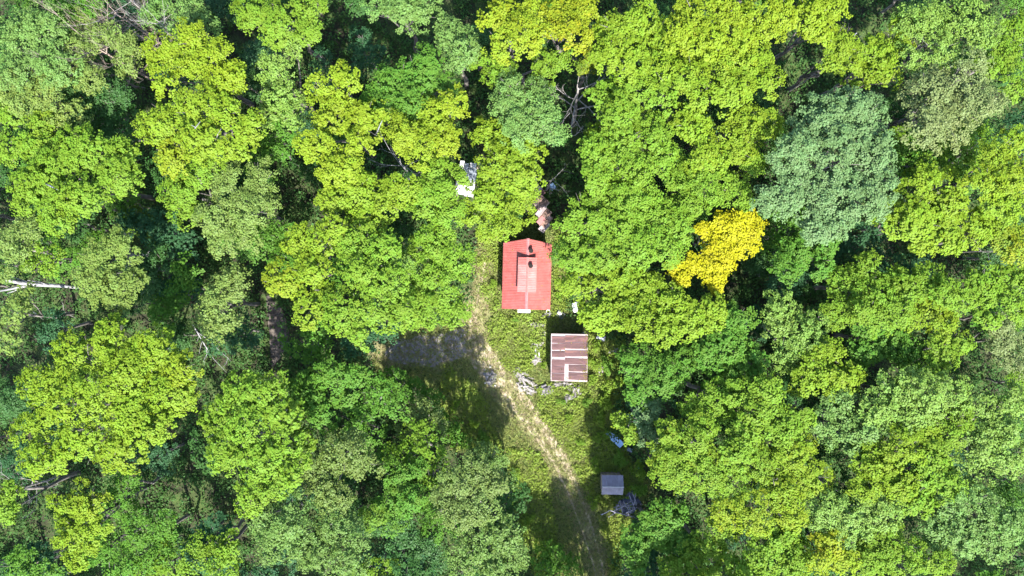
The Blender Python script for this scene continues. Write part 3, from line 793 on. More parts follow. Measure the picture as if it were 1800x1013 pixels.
cand = []
tries = 0
used = 0
while tries < 4000 and len(cand) < 190:
    tries += 1
    px, py = rnd.uniform(-40, 1840), rnd.uniform(-40, 1053)
    if in_poly([px], [py], CLEARING)[0] or seg_dist(np.array([px]), np.array([py]), [(655, 640), (700, 600), (830, 575), (940, 560), (1040, 620), (1050, 820)])[0] < 40:
        continue
    if any(math.hypot(px-x, py-y) < r + 14 for x, y, r in GAPS): continue
    if any(math.hypot(px-x, py-y) < 36 for x, y in cand): continue
    cov = False
    for lobes, h in NAMED:
        for l in lobes:
            if h > 9 and math.hypot(px-l[0], py-l[1]) < l[2] * 0.5:
                cov = True; break
        if cov: break
    if cov: continue
    cand.append((px, py))
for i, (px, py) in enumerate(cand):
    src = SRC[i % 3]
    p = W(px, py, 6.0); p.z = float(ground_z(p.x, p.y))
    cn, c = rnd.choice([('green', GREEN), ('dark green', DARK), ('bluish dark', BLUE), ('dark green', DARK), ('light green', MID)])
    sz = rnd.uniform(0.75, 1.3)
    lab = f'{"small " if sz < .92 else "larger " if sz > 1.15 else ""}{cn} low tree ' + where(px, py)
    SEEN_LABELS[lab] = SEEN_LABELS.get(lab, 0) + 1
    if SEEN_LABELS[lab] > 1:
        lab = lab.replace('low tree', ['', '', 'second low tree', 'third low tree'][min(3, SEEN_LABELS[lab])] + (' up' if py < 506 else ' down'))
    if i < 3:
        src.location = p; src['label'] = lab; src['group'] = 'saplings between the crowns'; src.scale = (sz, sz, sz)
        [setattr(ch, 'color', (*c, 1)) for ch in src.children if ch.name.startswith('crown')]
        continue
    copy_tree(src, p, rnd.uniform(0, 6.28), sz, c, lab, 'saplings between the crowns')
print('saplings', len(cand))

# ------------------------------------------------------------------ trees just outside the frame, so that light and shade go on there
RING = [o for o in bpy.data.objects if o.type == 'EMPTY' and o.name.startswith(('maple_tree', 'ash_tree'))]
RING = [o for o in RING if any(k in o['label'] for k in ('light green broad maple', 'lime maple right of the grey', 'rounded sage green fine', 'light maple between', 'broad green maple just', 'round green maple in'))]
ring_pts = []
for x in np.arange(-66, 67, 9.5):
    ring_pts += [(x, 38.5), (x, -39.0)]
for y in np.arange(-30, 31, 9.5):
    ring_pts += [(-63, y), (63, y)]
for x in np.arange(-70, 71, 11):
    ring_pts += [(x, -48)]
for i, (x, y) in enumerate(ring_pts):
    x += rnd.uniform(-2, 2); y += rnd.uniform(-1.2, 1.2)
    if abs(x - 8.5) < 3.0 and y < 0 and y > -44: continue
    copy_tree(RING[i % len(RING)], (x, y, float(ground_z(x, y))), rnd.uniform(0, 6.28), rnd.uniform(0.85, 1.1), rnd.choice([LIME, MID, GREEN, SAGE2]),
              'green tree standing just outside the picture edge', 'trees around the frame')

for px, py, k, r_ in ((1052, 1076, 0, 0.95), (1000, 1090, 5, .62), (965, 1100, 1, .6), (1045, 1120, 3, .62), (1088, 1122, 7, .61), (1078, 1092, 8, .6), (1135, 1000, 1, 1.0), (1165, 1075, 2, 1.05), (1095, 1085, 3, .95), (905, 1110, 4, .9), (1210, 1010, 5, 1.0)):
    q = W(px, py)
    o = copy_tree(RING[k % len(RING)], (q.x, q.y, float(ground_z(q.x, q.y))), k*1.3, 1.0, MID, 'green tree standing just outside the picture edge', 'trees around the frame')
    o.scale = (r_, r_, {0: .95, 5: .62, 1: 1.0, 3: .95, 7: .62, 8: .6}.get(k, 1.1) if r_ != 1.0 else 1.12)

# ------------------------------------------------------------------ undergrowth, weeds, grass (nobody could count these)
def plants_mesh(name, pos, rad, hgt, nleaf, lsize, mat, rg, tilt=0.5, autumn=0.0, tintc=None):
    n = len(pos)
    nl = np.maximum(2, rg.poisson(nleaf, n))
    pi = np.repeat(np.arange(n), nl)
    N = len(pi)
    t = rg.random(N) ** 0.6
    a = rg.uniform(0, 6.28, N); rr = np.sqrt(rg.random(N)) * rad[pi]
    c = np.stack([pos[pi, 0] + rr*np.cos(a), pos[pi, 1] + rr*np.sin(a), pos[pi, 2] + hgt[pi]*t*(1-0.5*(rr/rad[pi])**2) + 0.03], -1)
    nrm = unit(np.array([0, -.1, .8]) + 0.35*np.stack([np.cos(a), np.sin(a), np.zeros(N)], -1) + tilt*rg.normal(size=(N, 3)))
    nrm[nrm[:, 2] < 0] *= -1
    size = lsize * rg.uniform(.6, 1.35, N)
    pt = rg.random(n) if tintc is None else tintc
    tint = 0.6*pt[pi] + 0.4*rg.random(N)
    aut = np.where(rg.random(N) < autumn, rg.random(N), 0)
    N_LEAF[0] += N
    return leaves_mesh(name, c, nrm, size, tint, aut, mat, rg)


def stuff(name, me, colour):
    o = bpy.data.objects.new(name, me)
    o.color = (*colour, 1)
    return tag(link(o), kind='stuff')


def scatter(n, x0, x1, y0, y1):
    x = rng.uniform(x0, x1, n); y = rng.uniform(y0, y1, n)
    px, py = to_px(x, y)
    return x, y, px, py


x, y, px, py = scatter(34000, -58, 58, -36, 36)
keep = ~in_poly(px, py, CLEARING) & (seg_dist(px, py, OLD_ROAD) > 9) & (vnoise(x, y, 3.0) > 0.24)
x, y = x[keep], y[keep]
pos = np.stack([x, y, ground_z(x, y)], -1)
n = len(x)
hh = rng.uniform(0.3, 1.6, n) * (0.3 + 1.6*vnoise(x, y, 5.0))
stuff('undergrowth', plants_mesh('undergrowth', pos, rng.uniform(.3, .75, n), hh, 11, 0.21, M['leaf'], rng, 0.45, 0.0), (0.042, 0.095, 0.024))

BUILD_PX = [(890, 430, 962, 538), (974, 592, 1028, 666), (1060, 838, 1093, 870)]
def free_of_buildings(px, py, pad=0):
    ok = np.ones(px.shape, bool)
    for x0, y0, x1, y1 in BUILD_PX:
        ok &= ~((px > x0-pad) & (px < x1+pad) & (py > y0-pad) & (py < y1+pad))
    return ok


# weeds: leafy patches in the clearing
WEEDS = [[(880, 548), (985, 548), (960, 640), (905, 660), (880, 640), (850, 580)], [(950, 675), (1040, 680), (1050, 760), (1045, 905), (1035, 930), (985, 800), (940, 740)],
         [(1035, 590), (1095, 590), (1090, 760), (1130, 860), (1110, 900), (1050, 830), (1045, 690)], [(780, 640), (850, 690), (885, 800), (800, 790), (770, 700)],
         [(880, 790), (960, 790), (985, 1000), (935, 1010), (910, 900)], [(975, 410), (1000, 400), (1000, 545), (972, 545)], [(840, 400), (880, 400), (880, 545), (845, 545)],
         [(1050, 870), (1130, 880), (1080, 1013), (1060, 1013)]]
x, y, px, py = scatter(34000, -17, 17, -34, 8)
inw = np.zeros(len(x), bool)
wb = 10*(vnoise(x, y, 1.2)-.5)
for pl in WEEDS: inw |= in_poly(px+wb, py-wb, pl)
tr = np.minimum(seg_dist(px, py, TRACK) - 20, seg_dist(px, py, TRACK_W) - 22)
keep = inw & free_of_buildings(px, py, 1) & (tr > 6*(vnoise(x, y, .8)-.5)*2)
x, y = x[keep], y[keep]; n = len(x)
dense = vnoise(x, y, 1.3)
keep = dense > 0.27 + 0.15*rng.random(n)
x, y, dense = x[keep], y[keep], dense[keep]; n = len(x)
pos = np.stack([x, y, ground_z(x, y)], -1)
hgt = rng.uniform(.12, .6, n) * (0.2 + 2.6*np.clip(dense - .25, 0, 1))
lush = vnoise(x + 40, y, 2.6)
stuff('weeds', plants_mesh('weeds', pos, rng.uniform(.16, .42, n), hgt, 9, 0.165, M['leaf'], rng, 0.38, 0.0, np.clip(.15 + .9*lush*rng.uniform(.5, 1.3, n), 0, 1)), (0.146, 0.206, 0.034))

# grass: thin tufts over the whole clearing, thinner and straw-coloured on the track
def grass_mesh(name, x, y, hgt, rg):
    n = len(x); k = 5
    pi = np.repeat(np.arange(n), k); N = n*k
    a = rg.uniform(0, 6.28, N); lean = rg.uniform(.2, 1.1, N)
    b = np.stack([x[pi] + rg.normal(0, .05, N), y[pi] + rg.normal(0, .05, N), ground_z(x[pi], y[pi])], -1)
    d = np.stack([np.cos(a)*np.sin(lean), np.sin(a)*np.sin(lean), np.cos(lean)], -1)
    w = np.stack([-np.sin(a), np.cos(a), np.zeros(N)], -1) * 0.022
    h = (hgt[pi]*rg.uniform(.6, 1.3, N))[:, None]
    co = np.stack([b - w, b + w, b + d*h + w*.3, b + d*h - w*.3], 1)
    pt = rg.random(n)
    tint = .5*pt[pi] + .5*rg.random(N)
    N_LEAF[0] += N
    return np_mesh(name, co.reshape(-1, 3), np.arange(4*N).reshape(N, 4), M['grass'], {'tint': ('FACE', tint), 'aut': ('FACE', np.zeros(N))})


x, y, px, py = scatter(60000, -17, 17, -34, 9)
inc = in_poly(px, py, CLEARING) & free_of_buildings(px, py)
dt = np.minimum(seg_dist(px, py, TRACK), np.minimum(seg_dist(px, py, TRACK_W), seg_dist(px, py, TRACK_N) + 6))
nz = vnoise(x, y, .9)
green = inc & (dt > 16 + 16*nz) & (rng.random(len(x)) < .85)
green2 = inc & ~green & (rng.random(len(x)) < .3)
green = green | green2
straw = inc & ~green & (rng.random(len(x)) < 0.45 + 0.4*(nz > .5)) | (inc & (dt < 45) & (rng.random(len(x)) < 0.25))
xx, yy = x[green], y[green]
stuff('meadow_grass', grass_mesh('meadow_grass', xx, yy, rng.uniform(.18, .5, len(xx)), rng), (0.160, 0.192, 0.056))
xx, yy = x[straw], y[straw]
stuff('dry_grass', grass_mesh('dry_grass', xx, yy, rng.uniform(.12, .34, len(xx)), rng), (0.21, 0.185, 0.095))
print('all leaves', N_LEAF[0])

# ------------------------------------------------------------------ shrubs round the yard
SH = []
for k in range(3):
    rg_ = np.random.default_rng(50 + k)
    lb = [(rg_.uniform(-.5, .5), rg_.uniform(-.5, .5), .55 + rg_.uniform(0, .4), rg_.uniform(.5, .75), .6, 0.0) for _ in range(4)]
    P_, n_, sz_, ti_, au_ = crown_arrays(lb, STYLE['shrub'], rg_)
    e = empty('shrub', (0, 0, 0)); tag(e, 'leafy shrub', 'shrub')
    cr = bpy.data.objects.new('foliage', leaves_mesh('foliage', P_, n_, sz_, ti_, au_, M['leaf'], rg_)); link(cr, e)
    mb = MB()
    for (x0, y0, z0, r, rz, a) in lb:
        mb.tube([(x0*.1, y0*.1, -.1), (x0*.6, y0*.6, z0*.6), (x0, y0, z0 + .1)], [.035, .025, .01], 5)
    mb.build('stem', M['bark'], e)
    SH.append(e)
SPOTS = [(1047, 606, .6, 'shrub between the rusty roofed shed and the dark drum'), (1044, 640, .7, 'bright shrub right against the east side of the rusty roofed shed'),
         (1042, 668, .6, 'shrub at the southeast corner of the rusty roofed shed'), (1068, 640, .9, 'dark shrub in shade east of the rusty roofed shed'),
         (1074, 675, 1.0, 'shaded shrub well southeast of the rusty roofed shed'), (1060, 705, .9, 'shrub in the shade edge below the rusty roofed shed'),
         (1052, 735, .8, 'shrub on the shade edge left of the blue sheets, upper one'), (1056, 765, .8, 'shrub directly left of the blue metal sheets'),
         (1085, 805, .9, 'shaded shrub between the blue sheets and the grey hut'), (1118, 825, 1.0, 'shaded shrub right of the gap above the grey hut'),
         (1045, 815, .7, 'shrub upper left of the grey hut'), (1120, 860, .9, 'dark shrub right of the grey hut'), (1042, 880, .7, 'shrub lower left of the grey hut at the track'),
         (800, 715, .6, 'low shaded shrub below the gravel turnaround'), (832, 745, .6, 'low shaded shrub in the middle of the left clearing shade'), (850, 770, .8, 'shrub at the lower end of the shade left of the track'), (905, 835, .8, 'bright shrub left of the long track shadow, uppermost'),
         (900, 870, .9, 'bright shrub left of the long track shadow, middle one'), (925, 910, .8, 'shrub left of the long track shadow, lower one'),
         (955, 955, 1.0, 'dark shrub inside the long track shadow'), (1000, 735, .5, 'low bright shrub between track and shade, below the log piles'),
         (1020, 775, .5, 'low bright shrub between track and shade, lower'), (985, 705, .45, 'low shrub under the dark log heap'), (1030, 705, .55, 'low shrub right of the scrap boards'),
         (982, 520, .5, 'shrub at the east wall of the cabin, southern one'), (980, 450, .5, 'shrub at the east wall of the cabin, northern one'), (868, 500, .5, 'shrub at the west wall of the cabin'),
         (905, 560, .4, 'low shrub below the cabin porch roof'), (925, 610, .4, 'low shrub in the weeds left of the white slab'), (955, 640, .4, 'low shrub left of the rusty roofed shed')]
for i, (px, py, k, lab) in enumerate(SPOTS):
    p = W(px, py); p.z = float(ground_z(p.x, p.y))
    c = rnd.choice([(0.095, 0.172, 0.018), (0.08, 0.16, 0.02), (0.11, 0.185, 0.02)])
    if i < 3:
        e = SH[i]; e.location = p; e['label'] = lab; e['group'] = 'shrubs round the yard'; e.scale = (k, k, k)
        [setattr(ch, 'color', (*c, 1)) for ch in e.children if ch.name.startswith('foliage')]
    else:
        e = copy_tree(SH[i % 3], p, rnd.uniform(0, 6.28), k, None, lab, 'shrubs round the yard')
        [setattr(ch, 'color', (*c, 1)) for ch in e.children if ch.name.startswith('foliage')]

# ------------------------------------------------------------------ materials of the built things
M['red_tin'] = mat_surface('red_painted_tin', (0.205, 0.050, 0.045), (0.235, 0.064, 0.058), 1.3, 0.42, bump=0.03, c3=(0.235, 0.085, 0.078), spec=0.45, objvar=0.06, c3lo=0.5, c3hi=0.75, c3scale=1.5)
M['red_tin_pale'] = mat_surface('red_tin_pale', (0.225, 0.082, 0.076), (0.255, 0.115, 0.108), 1.5, 0.38, bump=0.03, c3=(0.22, 0.075, 0.07), spec=0.5, objvar=0.05, c3lo=0.52, c3hi=0.75, c3scale=1.2)  # faded, paler red; the vent roof's sheen is put into the colour
M['pink_cap'] = mat_surface('faded_ridge_cap', (0.215, 0.085, 0.088), (0.25, 0.12, 0.125), 2.5, 0.4, spec=0.5)
M['soot'] = mat_surface('sooty_pipe', (0.008, 0.007, 0.007), (0.016, 0.013, 0.012), 6, 0.85, bump=0.1, spec=0.1)
M['boards'] = mat_surface('weathered_boards', (0.13, 0.10, 0.075), (0.24, 0.20, 0.16), 5, 0.85, bump=0.3, stretch=(1, 1, 0.12), objvar=0.12)
M['trim'] = mat_surface('old_white_trim', (0.42, 0.41, 0.39), (0.58, 0.57, 0.55), 4, 0.7)
M['glass'] = mat_surface('dusty_glass', (0.02, 0.024, 0.028), (0.045, 0.05, 0.055), 2, 0.12, spec=0.6)
M['rust'] = mat_surface('mauve_rusted_tin', (0.042, 0.018, 0.018), (0.076, 0.035, 0.036), 1.2, 0.6, bump=0.06, c3=(0.115, 0.048, 0.034), spec=0.35, stretch=(0.5, 2.5, 1), objvar=0.16, c3lo=0.55, c3hi=0.72, c3scale=1.0)
M['galv'] = mat_surface('pale_galvanised_tin', (0.165, 0.13, 0.13), (0.25, 0.21, 0.21), 2.0, 0.5, bump=0.05, c3=(0.20, 0.10, 0.08), spec=0.5, stretch=(0.6, 2, 1), objvar=0.08, c3lo=0.58, c3hi=0.75)
M['rust_brown'] = mat_surface('brown_rusted_tin', (0.07, 0.038, 0.028), (0.19, 0.12, 0.095), 3, 0.7, bump=0.1, c3=(0.27, 0.22, 0.20), objvar=0.3, c3lo=0.5, c3hi=0.62)
M['grey_tin'] = mat_surface('grey_tin', (0.13, 0.122, 0.16), (0.19, 0.18, 0.23), 2, 0.5, bump=0.05, objvar=0.07)
M['white_panel'] = mat_surface('white_panel', (0.26, 0.26, 0.265), (0.38, 0.38, 0.385), 2.2, 0.55, c3=(0.26, 0.25, 0.22), objvar=0.05, c3lo=0.6, c3hi=0.75)
M['slate_panel'] = mat_surface('blue_grey_panel', (0.085, 0.10, 0.12), (0.14, 0.16, 0.185), 3, 0.5, c3=(0.3, 0.31, 0.33))
M['blue_tin'] = mat_surface('blue_tin', (0.17, 0.27, 0.42), (0.26, 0.38, 0.55), 2, 0.45, bump=0.05, c3=(0.32, 0.38, 0.45), objvar=0.15)
M['tarp'] = mat_surface('dark_blue_tarp', (0.018, 0.022, 0.05), (0.04, 0.045, 0.085), 2.5, 0.5, bump=0.3)
M['pole'] = mat_surface('grey_lavender_pole', (0.12, 0.115, 0.145), (0.22, 0.21, 0.25), 5, 0.8, objvar=0.25)
M['log'] = mat_surface('pale_split_wood', (0.075, 0.068, 0.067), (0.19, 0.176, 0.172), 4, 0.85, bump=0.3, c3=(0.10, 0.085, 0.07), stretch=(0.25, 1, 1), objvar=0.35)
M['log_dark'] = mat_surface('old_grey_wood', (0.05, 0.046, 0.05), (0.12, 0.112, 0.12), 4, 0.85, bump=0.3, objvar=0.4)
M['ash'] = mat_surface('ash_and_char', (0.05, 0.05, 0.058), (0.20, 0.195, 0.205), 7, 0.95, bump=0.8)
M['white_plastic'] = mat_surface('white_plastic', (0.6, 0.6, 0.6), (0.7, 0.7, 0.7), 2, 0.4)
M['stone'] = mat_surface('pale_stone', (0.22, 0.21, 0.20), (0.42, 0.40, 0.385), 4, 0.9, bump=0.4, objvar=0.3)


def panel(name, parent, mat, x0, z0, x1, z1, ya, yb, ribs=6, rib=0.014, thick=0.03, ya1=None, yb1=None, lift=0.0):
    """ribbed roofing sheet: runs from (x0,z0) at the eave to (x1,z1) at the top, spans ya..yb (ya1..yb1 at the top)"""
    ya1 = ya if ya1 is None else ya1; yb1 = yb if yb1 is None else yb1
    d = Vector((x1-x0, 0, z1-z0)).normalized()
    nr = Vector((-d.z, 0, d.x))
    if nr.z < 0: nr = -nr
    prof = [(0, 0)]
    for k in range(ribs):
        c = (k + .5) / ribs; w = 0.13 / ribs
        prof += [(c - 2*w, 0), (c - w, rib), (c + w, rib), (c + 2*w, 0)]
    prof.append((1, 0))
    v = []
    for (x, z, a, b) in ((x0, z0, ya, yb), (x1, z1, ya1, yb1)):
        for t, h in prof:
            v.append(Vector((x, a + (b-a)*t, z)) + nr*(h + lift))
        for t in (0, 1):
            v.append(Vector((x, a + (b-a)*t, z)) + nr*(lift - thick))
    n = len(prof); m = n + 2
    f = [(i, i+1, m+i+1, m+i) for i in range(n-1)]
    f += [(n, m+n, m+n+1, n+1), (0, m, m+n, n), (n-1, n+1, m+n+1, m+n-1)]
    f += [tuple(range(n)) + (n+1, n), tuple(m+i for i in range(n-1, -1, -1)) + (m+n, m+n+1)]
    o = meshobj(name, v, f, mat, parent)
    return o


# ------------------------------------------------------------------ the red cabin
c = W(926.0, 486, 2.7); c.z = 0
cabin = empty('cabin', c, R(-1.5))
tag(cabin, 'small cabin under a bright red tin roof with a raised roof vent and sooty pipes', 'cabin')
HW, YS, YN, ZE, ZR = 2.27, -3.08, 3.10, 2.7, 4.15
sl = (ZR - ZE) / HW
wx, wy0, wy1 = HW - 0.28, YS + 0.22, YN - 0.2
for sgn in (-1, 1):
    MB().box(*(sorted((sgn*wx, sgn*(wx-0.1)))), wy0, wy1, -0.1, ZE + sl*0.28 - 0.06).build('wall', M['boards'], cabin)
for y in (wy0 + 0.003, wy1 - 0.103):
    v = [Vector((x, yy, z)) for yy in (y, y + 0.1) for x, z in ((-wx + .102, -0.1), (wx - .102, -0.1), (wx - .102, ZE + sl*0.36 - .06), (0, ZR - 0.1), (-wx + .102, ZE + sl*0.36 - .06))]
    meshobj('wall', v, [(0, 1, 2, 3, 4), (9, 8, 7, 6, 5), (0, 5, 6, 1), (1, 6, 7, 2), (2, 7, 8, 3), (3, 8, 9, 4), (4, 9, 5, 0)], M['boards'], cabin)
npan = 7
for sgn in (-1, 1):
    for k in range(npan):
        a = YS + (YN-YS)*k/npan; b = YS + (YN-YS)*(k+1)/npan - 0.008
        ext = 0.34 if k == npan-1 else 0
        panel('roof_panel', cabin, M['red_tin'], sgn*HW, ZE, sgn*0.02, ZR, a, b, ribs=6, yb1=b + ext, lift=0.004*(k % 2))
for a, b in ((YS - 0.02, -1.48), (1.92, YN + 0.36)):
    v = [Vector((x, y, z)) for y in (a, b) for x, z in ((-0.13, ZR - .13*sl + .035), (0, ZR + 0.05), (0.13, ZR - .13*sl + .035), (0, ZR + 0.02))]
    meshobj('ridge_cap', v, [(0, 1, 5, 4), (1, 2, 6, 5), (2, 3, 7, 6), (3, 0, 4, 7), (0, 3, 2, 1), (4, 5, 6, 7)], M['pink_cap'], cabin)
# raised roof vent
cup = MB()
cw, cs, cn, ce, cr_ = 0.80, -1.40, 1.66, 4.24, 4.43
for sgn in (-1, 1):
    cup.box(*(sorted((sgn*(cw-.05), sgn*(cw-.12)))), cs, cn, ZR - cw*sl - 0.1, ce)
for y in (cs, cn - 0.07):
    b0 = len(cup.v)
    cup.v += [Vector((x, yy, z)) for yy in (y, y+.07) for x, z in ((-cw+.125, ZR-cw*sl-.1), (cw-.125, ZR-cw*sl-.1), (cw-.125, ce), (0, cr_-.06), (-cw+.125, ce))]
    cup.f += [tuple(b0+i for i in q) for q in [(0, 1, 2, 3, 4), (9, 8, 7, 6, 5), (0, 5, 6, 1), (1, 6, 7, 2), (2, 7, 8, 3), (3, 8, 9, 4), (4, 9, 5, 0)]]
vent = cup.build('roof_vent', M['red_tin'], cabin)
ys = np.linspace(cs - .08, cn + .06, 6)
for sgn in (-1, 1):
    for k in range(5):
        panel('roof_panel', vent, M['red_tin'] if k == 4 else M['red_tin_pale'], sgn*(cw+.06), ce - .02, sgn*0.012, cr_, ys[k], ys[k+1] - .008, ribs=4, lift=0.004*(k % 2))
v = [Vector((x, y, z)) for y in (cs - .09, cn + .07) for x, z in ((-0.10, cr_ - .012), (0, cr_ + 0.045), (0.10, cr_ - .012), (0, cr_ + 0.02))]
meshobj('ridge_cap', v, [(0, 1, 5, 4), (1, 2, 6, 5), (2, 3, 7, 6), (3, 0, 4, 7), (0, 3, 2, 1), (4, 5, 6, 7)], M['red_tin_pale'], vent)
for px, py, zb, zt, r in ((933, 467.5, 4.1, 4.72, 0.17), (933.5, 441, 3.7, 4.5, 0.17)):
    p = W(px, py, zt) - c
    q = Matrix.Rotation(R(1.5), 3, 'Z') @ Vector((p.x, p.y, 0))
    ch = MB().tube([(q.x, q.y, zb), (q.x, q.y, zt - .12)], r, 14).build('chimney', M['soot'], cabin)
    MB().tube([(q.x, q.y, zt - .1), (q.x, q.y, zt - .02), (q.x, q.y, zt)], [r*1.25, r*1.25, r*0.9], 14).build('chimney_cap', M['soot'], ch)
    MB().tube([(q.x, q.y, zb), (q.x, q.y, zb + .1)], r*1.18, 14).build('collar', M['galv'], ch)
# eaves boards, door, windows, little porch roof on the south gable
for sgn in (-1, 1):
    MB().box(*(sorted((sgn*(HW-.05), sgn*(HW-.08)))), YS+.02, YN-.02, ZE - .16, ZE - .045).build('fascia', M['trim'], cabin)
dr = MB().box(-.45, .45, wy0 - .05, wy0 - .004, 0.05, 2.0).build('door', M['boards'], cabin)
MB().box(.30, .36, wy0 - .10, wy0 - .052, 0.95, 1.1).build('handle', M['soot'], dr)
pr = MB()
pr.v = [Vector(p) for p in ((-.75, wy0 - .1, 2.34), (.42, wy0 - .1, 2.34), (.42, YS - .36, 2.12), (-.75, YS - .36, 2.12), (-.75, wy0 - .1, 2.29), (.42, wy0 - .1, 2.29), (.42, YS - .36, 2.07), (-.75, YS - .36, 2.07))]
pr.f = [(0, 3, 2, 1), (4, 5, 6, 7), (0, 1, 5, 4), (1, 2, 6, 5), (2, 3, 7, 6), (3, 0, 4, 7)]
pr.build('porch_roof', M['white_panel'], cabin)
for sgn in (-1, 1):
    for y in (-1.3, 1.2):
        x = sgn*(wx + .02)
        w_ = MB().box(*(sorted((x - sgn*.018, x + sgn*.03))), y - .5, y + .5, 1.0, 1.85).build('window', M['trim'], cabin)
        MB().box(*(sorted((x + sgn*.031, x + sgn*.036))), y - .42, y + .42, 1.08, 1.77).build('pane', M['glass'], w_)

# ------------------------------------------------------------------ the shed with the rusty patchwork roof
SZ = 2.45
sc0 = W(1000.8, 629, SZ); sc0.z = 0
shed = empty('shed', sc0, R(-0.6))
tag(shed, 'open plank shed roofed with mauve rusty tin sheets on pale strips, south of the cabin', 'shed')
s_ = S(SZ)
def sx(zx): return ((zx/5.63 + 860) - 1000.8) * s_
def sy(zy): return (629 - (zy/5.63 + 540)) * s_
X0, X1, Y0, Y1 = sx(612), sx(970), sy(735), sy(267)
zt = lambda x: 2.25 + (x - X0) / (X1 - X0) * 0.42
dk = MB()
for z in (-0.05, 0.0):
    dk.v += [Vector((X0, Y0, zt(X0)+z)), Vector((X1, Y0, zt(X1)+z)), Vector((X1, Y1, zt(X1)+z)), Vector((X0, Y1, zt(X0)+z))]
dk.f = [(3, 2, 1, 0), (4, 5, 6, 7), (0, 1, 5, 4), (1, 2, 6, 5), (2, 3, 7, 6), (3, 0, 4, 7)]
dk.build('roof_deck', M['galv'], shed)
rows_l = [(293, 360), (369, 427), (442, 495), (527, 581), (590, 653), (663, 728)]
rows_r = [(287, 343), (353, 409), (434, 489), (505, 565), (574, 634), (649, 716)]
for k in range(6):
    for (xa, xb), (ya, yb) in (((620, 748 if k < 4 else 746), rows_l[k]), ((749.5 if k < 4 else 786, 967 + 4*rnd.uniform(-1, 1)), rows_r[k])):
        j = rnd.uniform(-5, 5); ya -= rnd.uniform(0, 5); yb += rnd.uniform(-2, 4)
        panel('roofing_sheet', shed, M['rust'], sx(xa), zt(sx(xa)) + .035, sx(xb), zt(sx(xb)) + .035, sy(yb) , sy(ya), ribs=5, rib=0.016, thick=0.02,
              ya1=sy(yb + j), yb1=sy(ya + j))
for x, y in ((X0+.12, Y0+.12), (X1-.12, Y0+.12), (X1-.12, Y1-.12), (X0+.12, Y1-.12)):
    MB().box(x-.06, x+.06, y-.06, y+.06, -0.1, zt(x) - .055).build('post', M['boards'], shed)
nb = 15
for k in range(nb):
    ya = Y0 + .2 + (Y1 - Y0 - .4) * k/nb
    for x in (X0 + .1, X1 - .1):
        MB().box(x - .075 if x < 0 else x + .065, x - .065 if x < 0 else x + .075, ya, ya + .25, 0, zt(x) - .07 - rnd.uniform(0, .05)).build('plank', M['boards'], shed)
for k in range(12):
    xa = X0 + .2 + (X1 - X0 - .4) * k/12
    MB().box(xa, xa + .24, Y1 - .07, Y1 - .06, 0, zt(xa) - .07).build('plank', M['boards'], shed)

# ------------------------------------------------------------------ the small grey shed in the shade
g0 = W(1076.8, 853.5, 2.0); g0.z = float(ground_z(g0.x, g0.y))
gs = empty('tin_hut', g0, R(-0.8))
tag(gs, 'small grey tin roofed hut standing in shade beside a heap of poles', 'hut')
gw = 1.02; gy0, gy1, gr = -0.92, 0.92, -0.06
for x in (-gw + .1, gw - .14):
    MB().box(x, x + .04, gy0 + .12, gy1 - .12, -0.1, 1.78).build('wall', M['boards'], gs)
for y in (gy0 + .1, gy1 - .14):
    MB().box(-gw + .143, gw - .143, y, y + .04, -0.1, 1.76).build('wall', M['boards'], gs)
rot90 = R(90)
for side, ye in ((0, gy0), (1, gy1)):
    for k in range(4):
        a = -gw + 2*gw*k/4; b = -gw + 2*gw*(k+1)/4 - .008
        ho = panel('roof_panel', gs, M['grey_tin'], ye, 1.82, gr, 2.28, -b, -a, ribs=4, rib=.018, lift=.003*(k % 2))
        ho.rotation_euler = (0, 0, rot90)      # local x -> y, y -> -x
MB().box(-gw - .02, gw + .02, gr - .035, gr + .035, 2.30, 2.345).build('ridge_cap', M['white_panel'], gs)
MB().box(-.35, .35, gy0 + .06, gy0 + .097, 0, 1.6).build('door', M['boards'], gs)

# ------------------------------------------------------------------ the white roofed shelter under the maples
w0 = W(820, 317, 2.3); w0.z = float(ground_z(w0.x, w0.y))
ws = empty('shelter', w0, R(-9))
tag(ws, 'low shelter with white roof panels half hidden under lime maples, northwest of the cabin', 'shelter')
for xa, xb, ya, yb, m, t in ((-.92, -.02, -1.42, -.10, 'white_panel', .0), (0, .86, -1.5, -.05, 'white_panel', .02), (.06, .84, 0, 1.2, 'slate_panel', .0),
                             (-.88, .02, -.05, .6, 'slate_panel', .03), (-.85, -.45, .66, 1.75, 'white_panel', .05), (-.38, .0, .66, 1.6, 'slate_panel', .02), (.1, .7, 1.22, 1.7, 'white_panel', .0)):
    panel('roof_panel', ws, M[m], xa, 2.25 + t, xb, 2.32 + t, ya, yb, ribs=4, rib=.012)
for x in (-.8, .75):
    for y in (-1.35, 1.5):
        MB().box(x-.05, x+.05, y-.05, y+.05, -.1, 2.2).build('post', M['boards'], ws)
for x in (-.8, .75):
    MB().box(x-.04, x+.04, -1.45, 1.6, 2.11, 2.205).build('beam', M['boards'], ws)

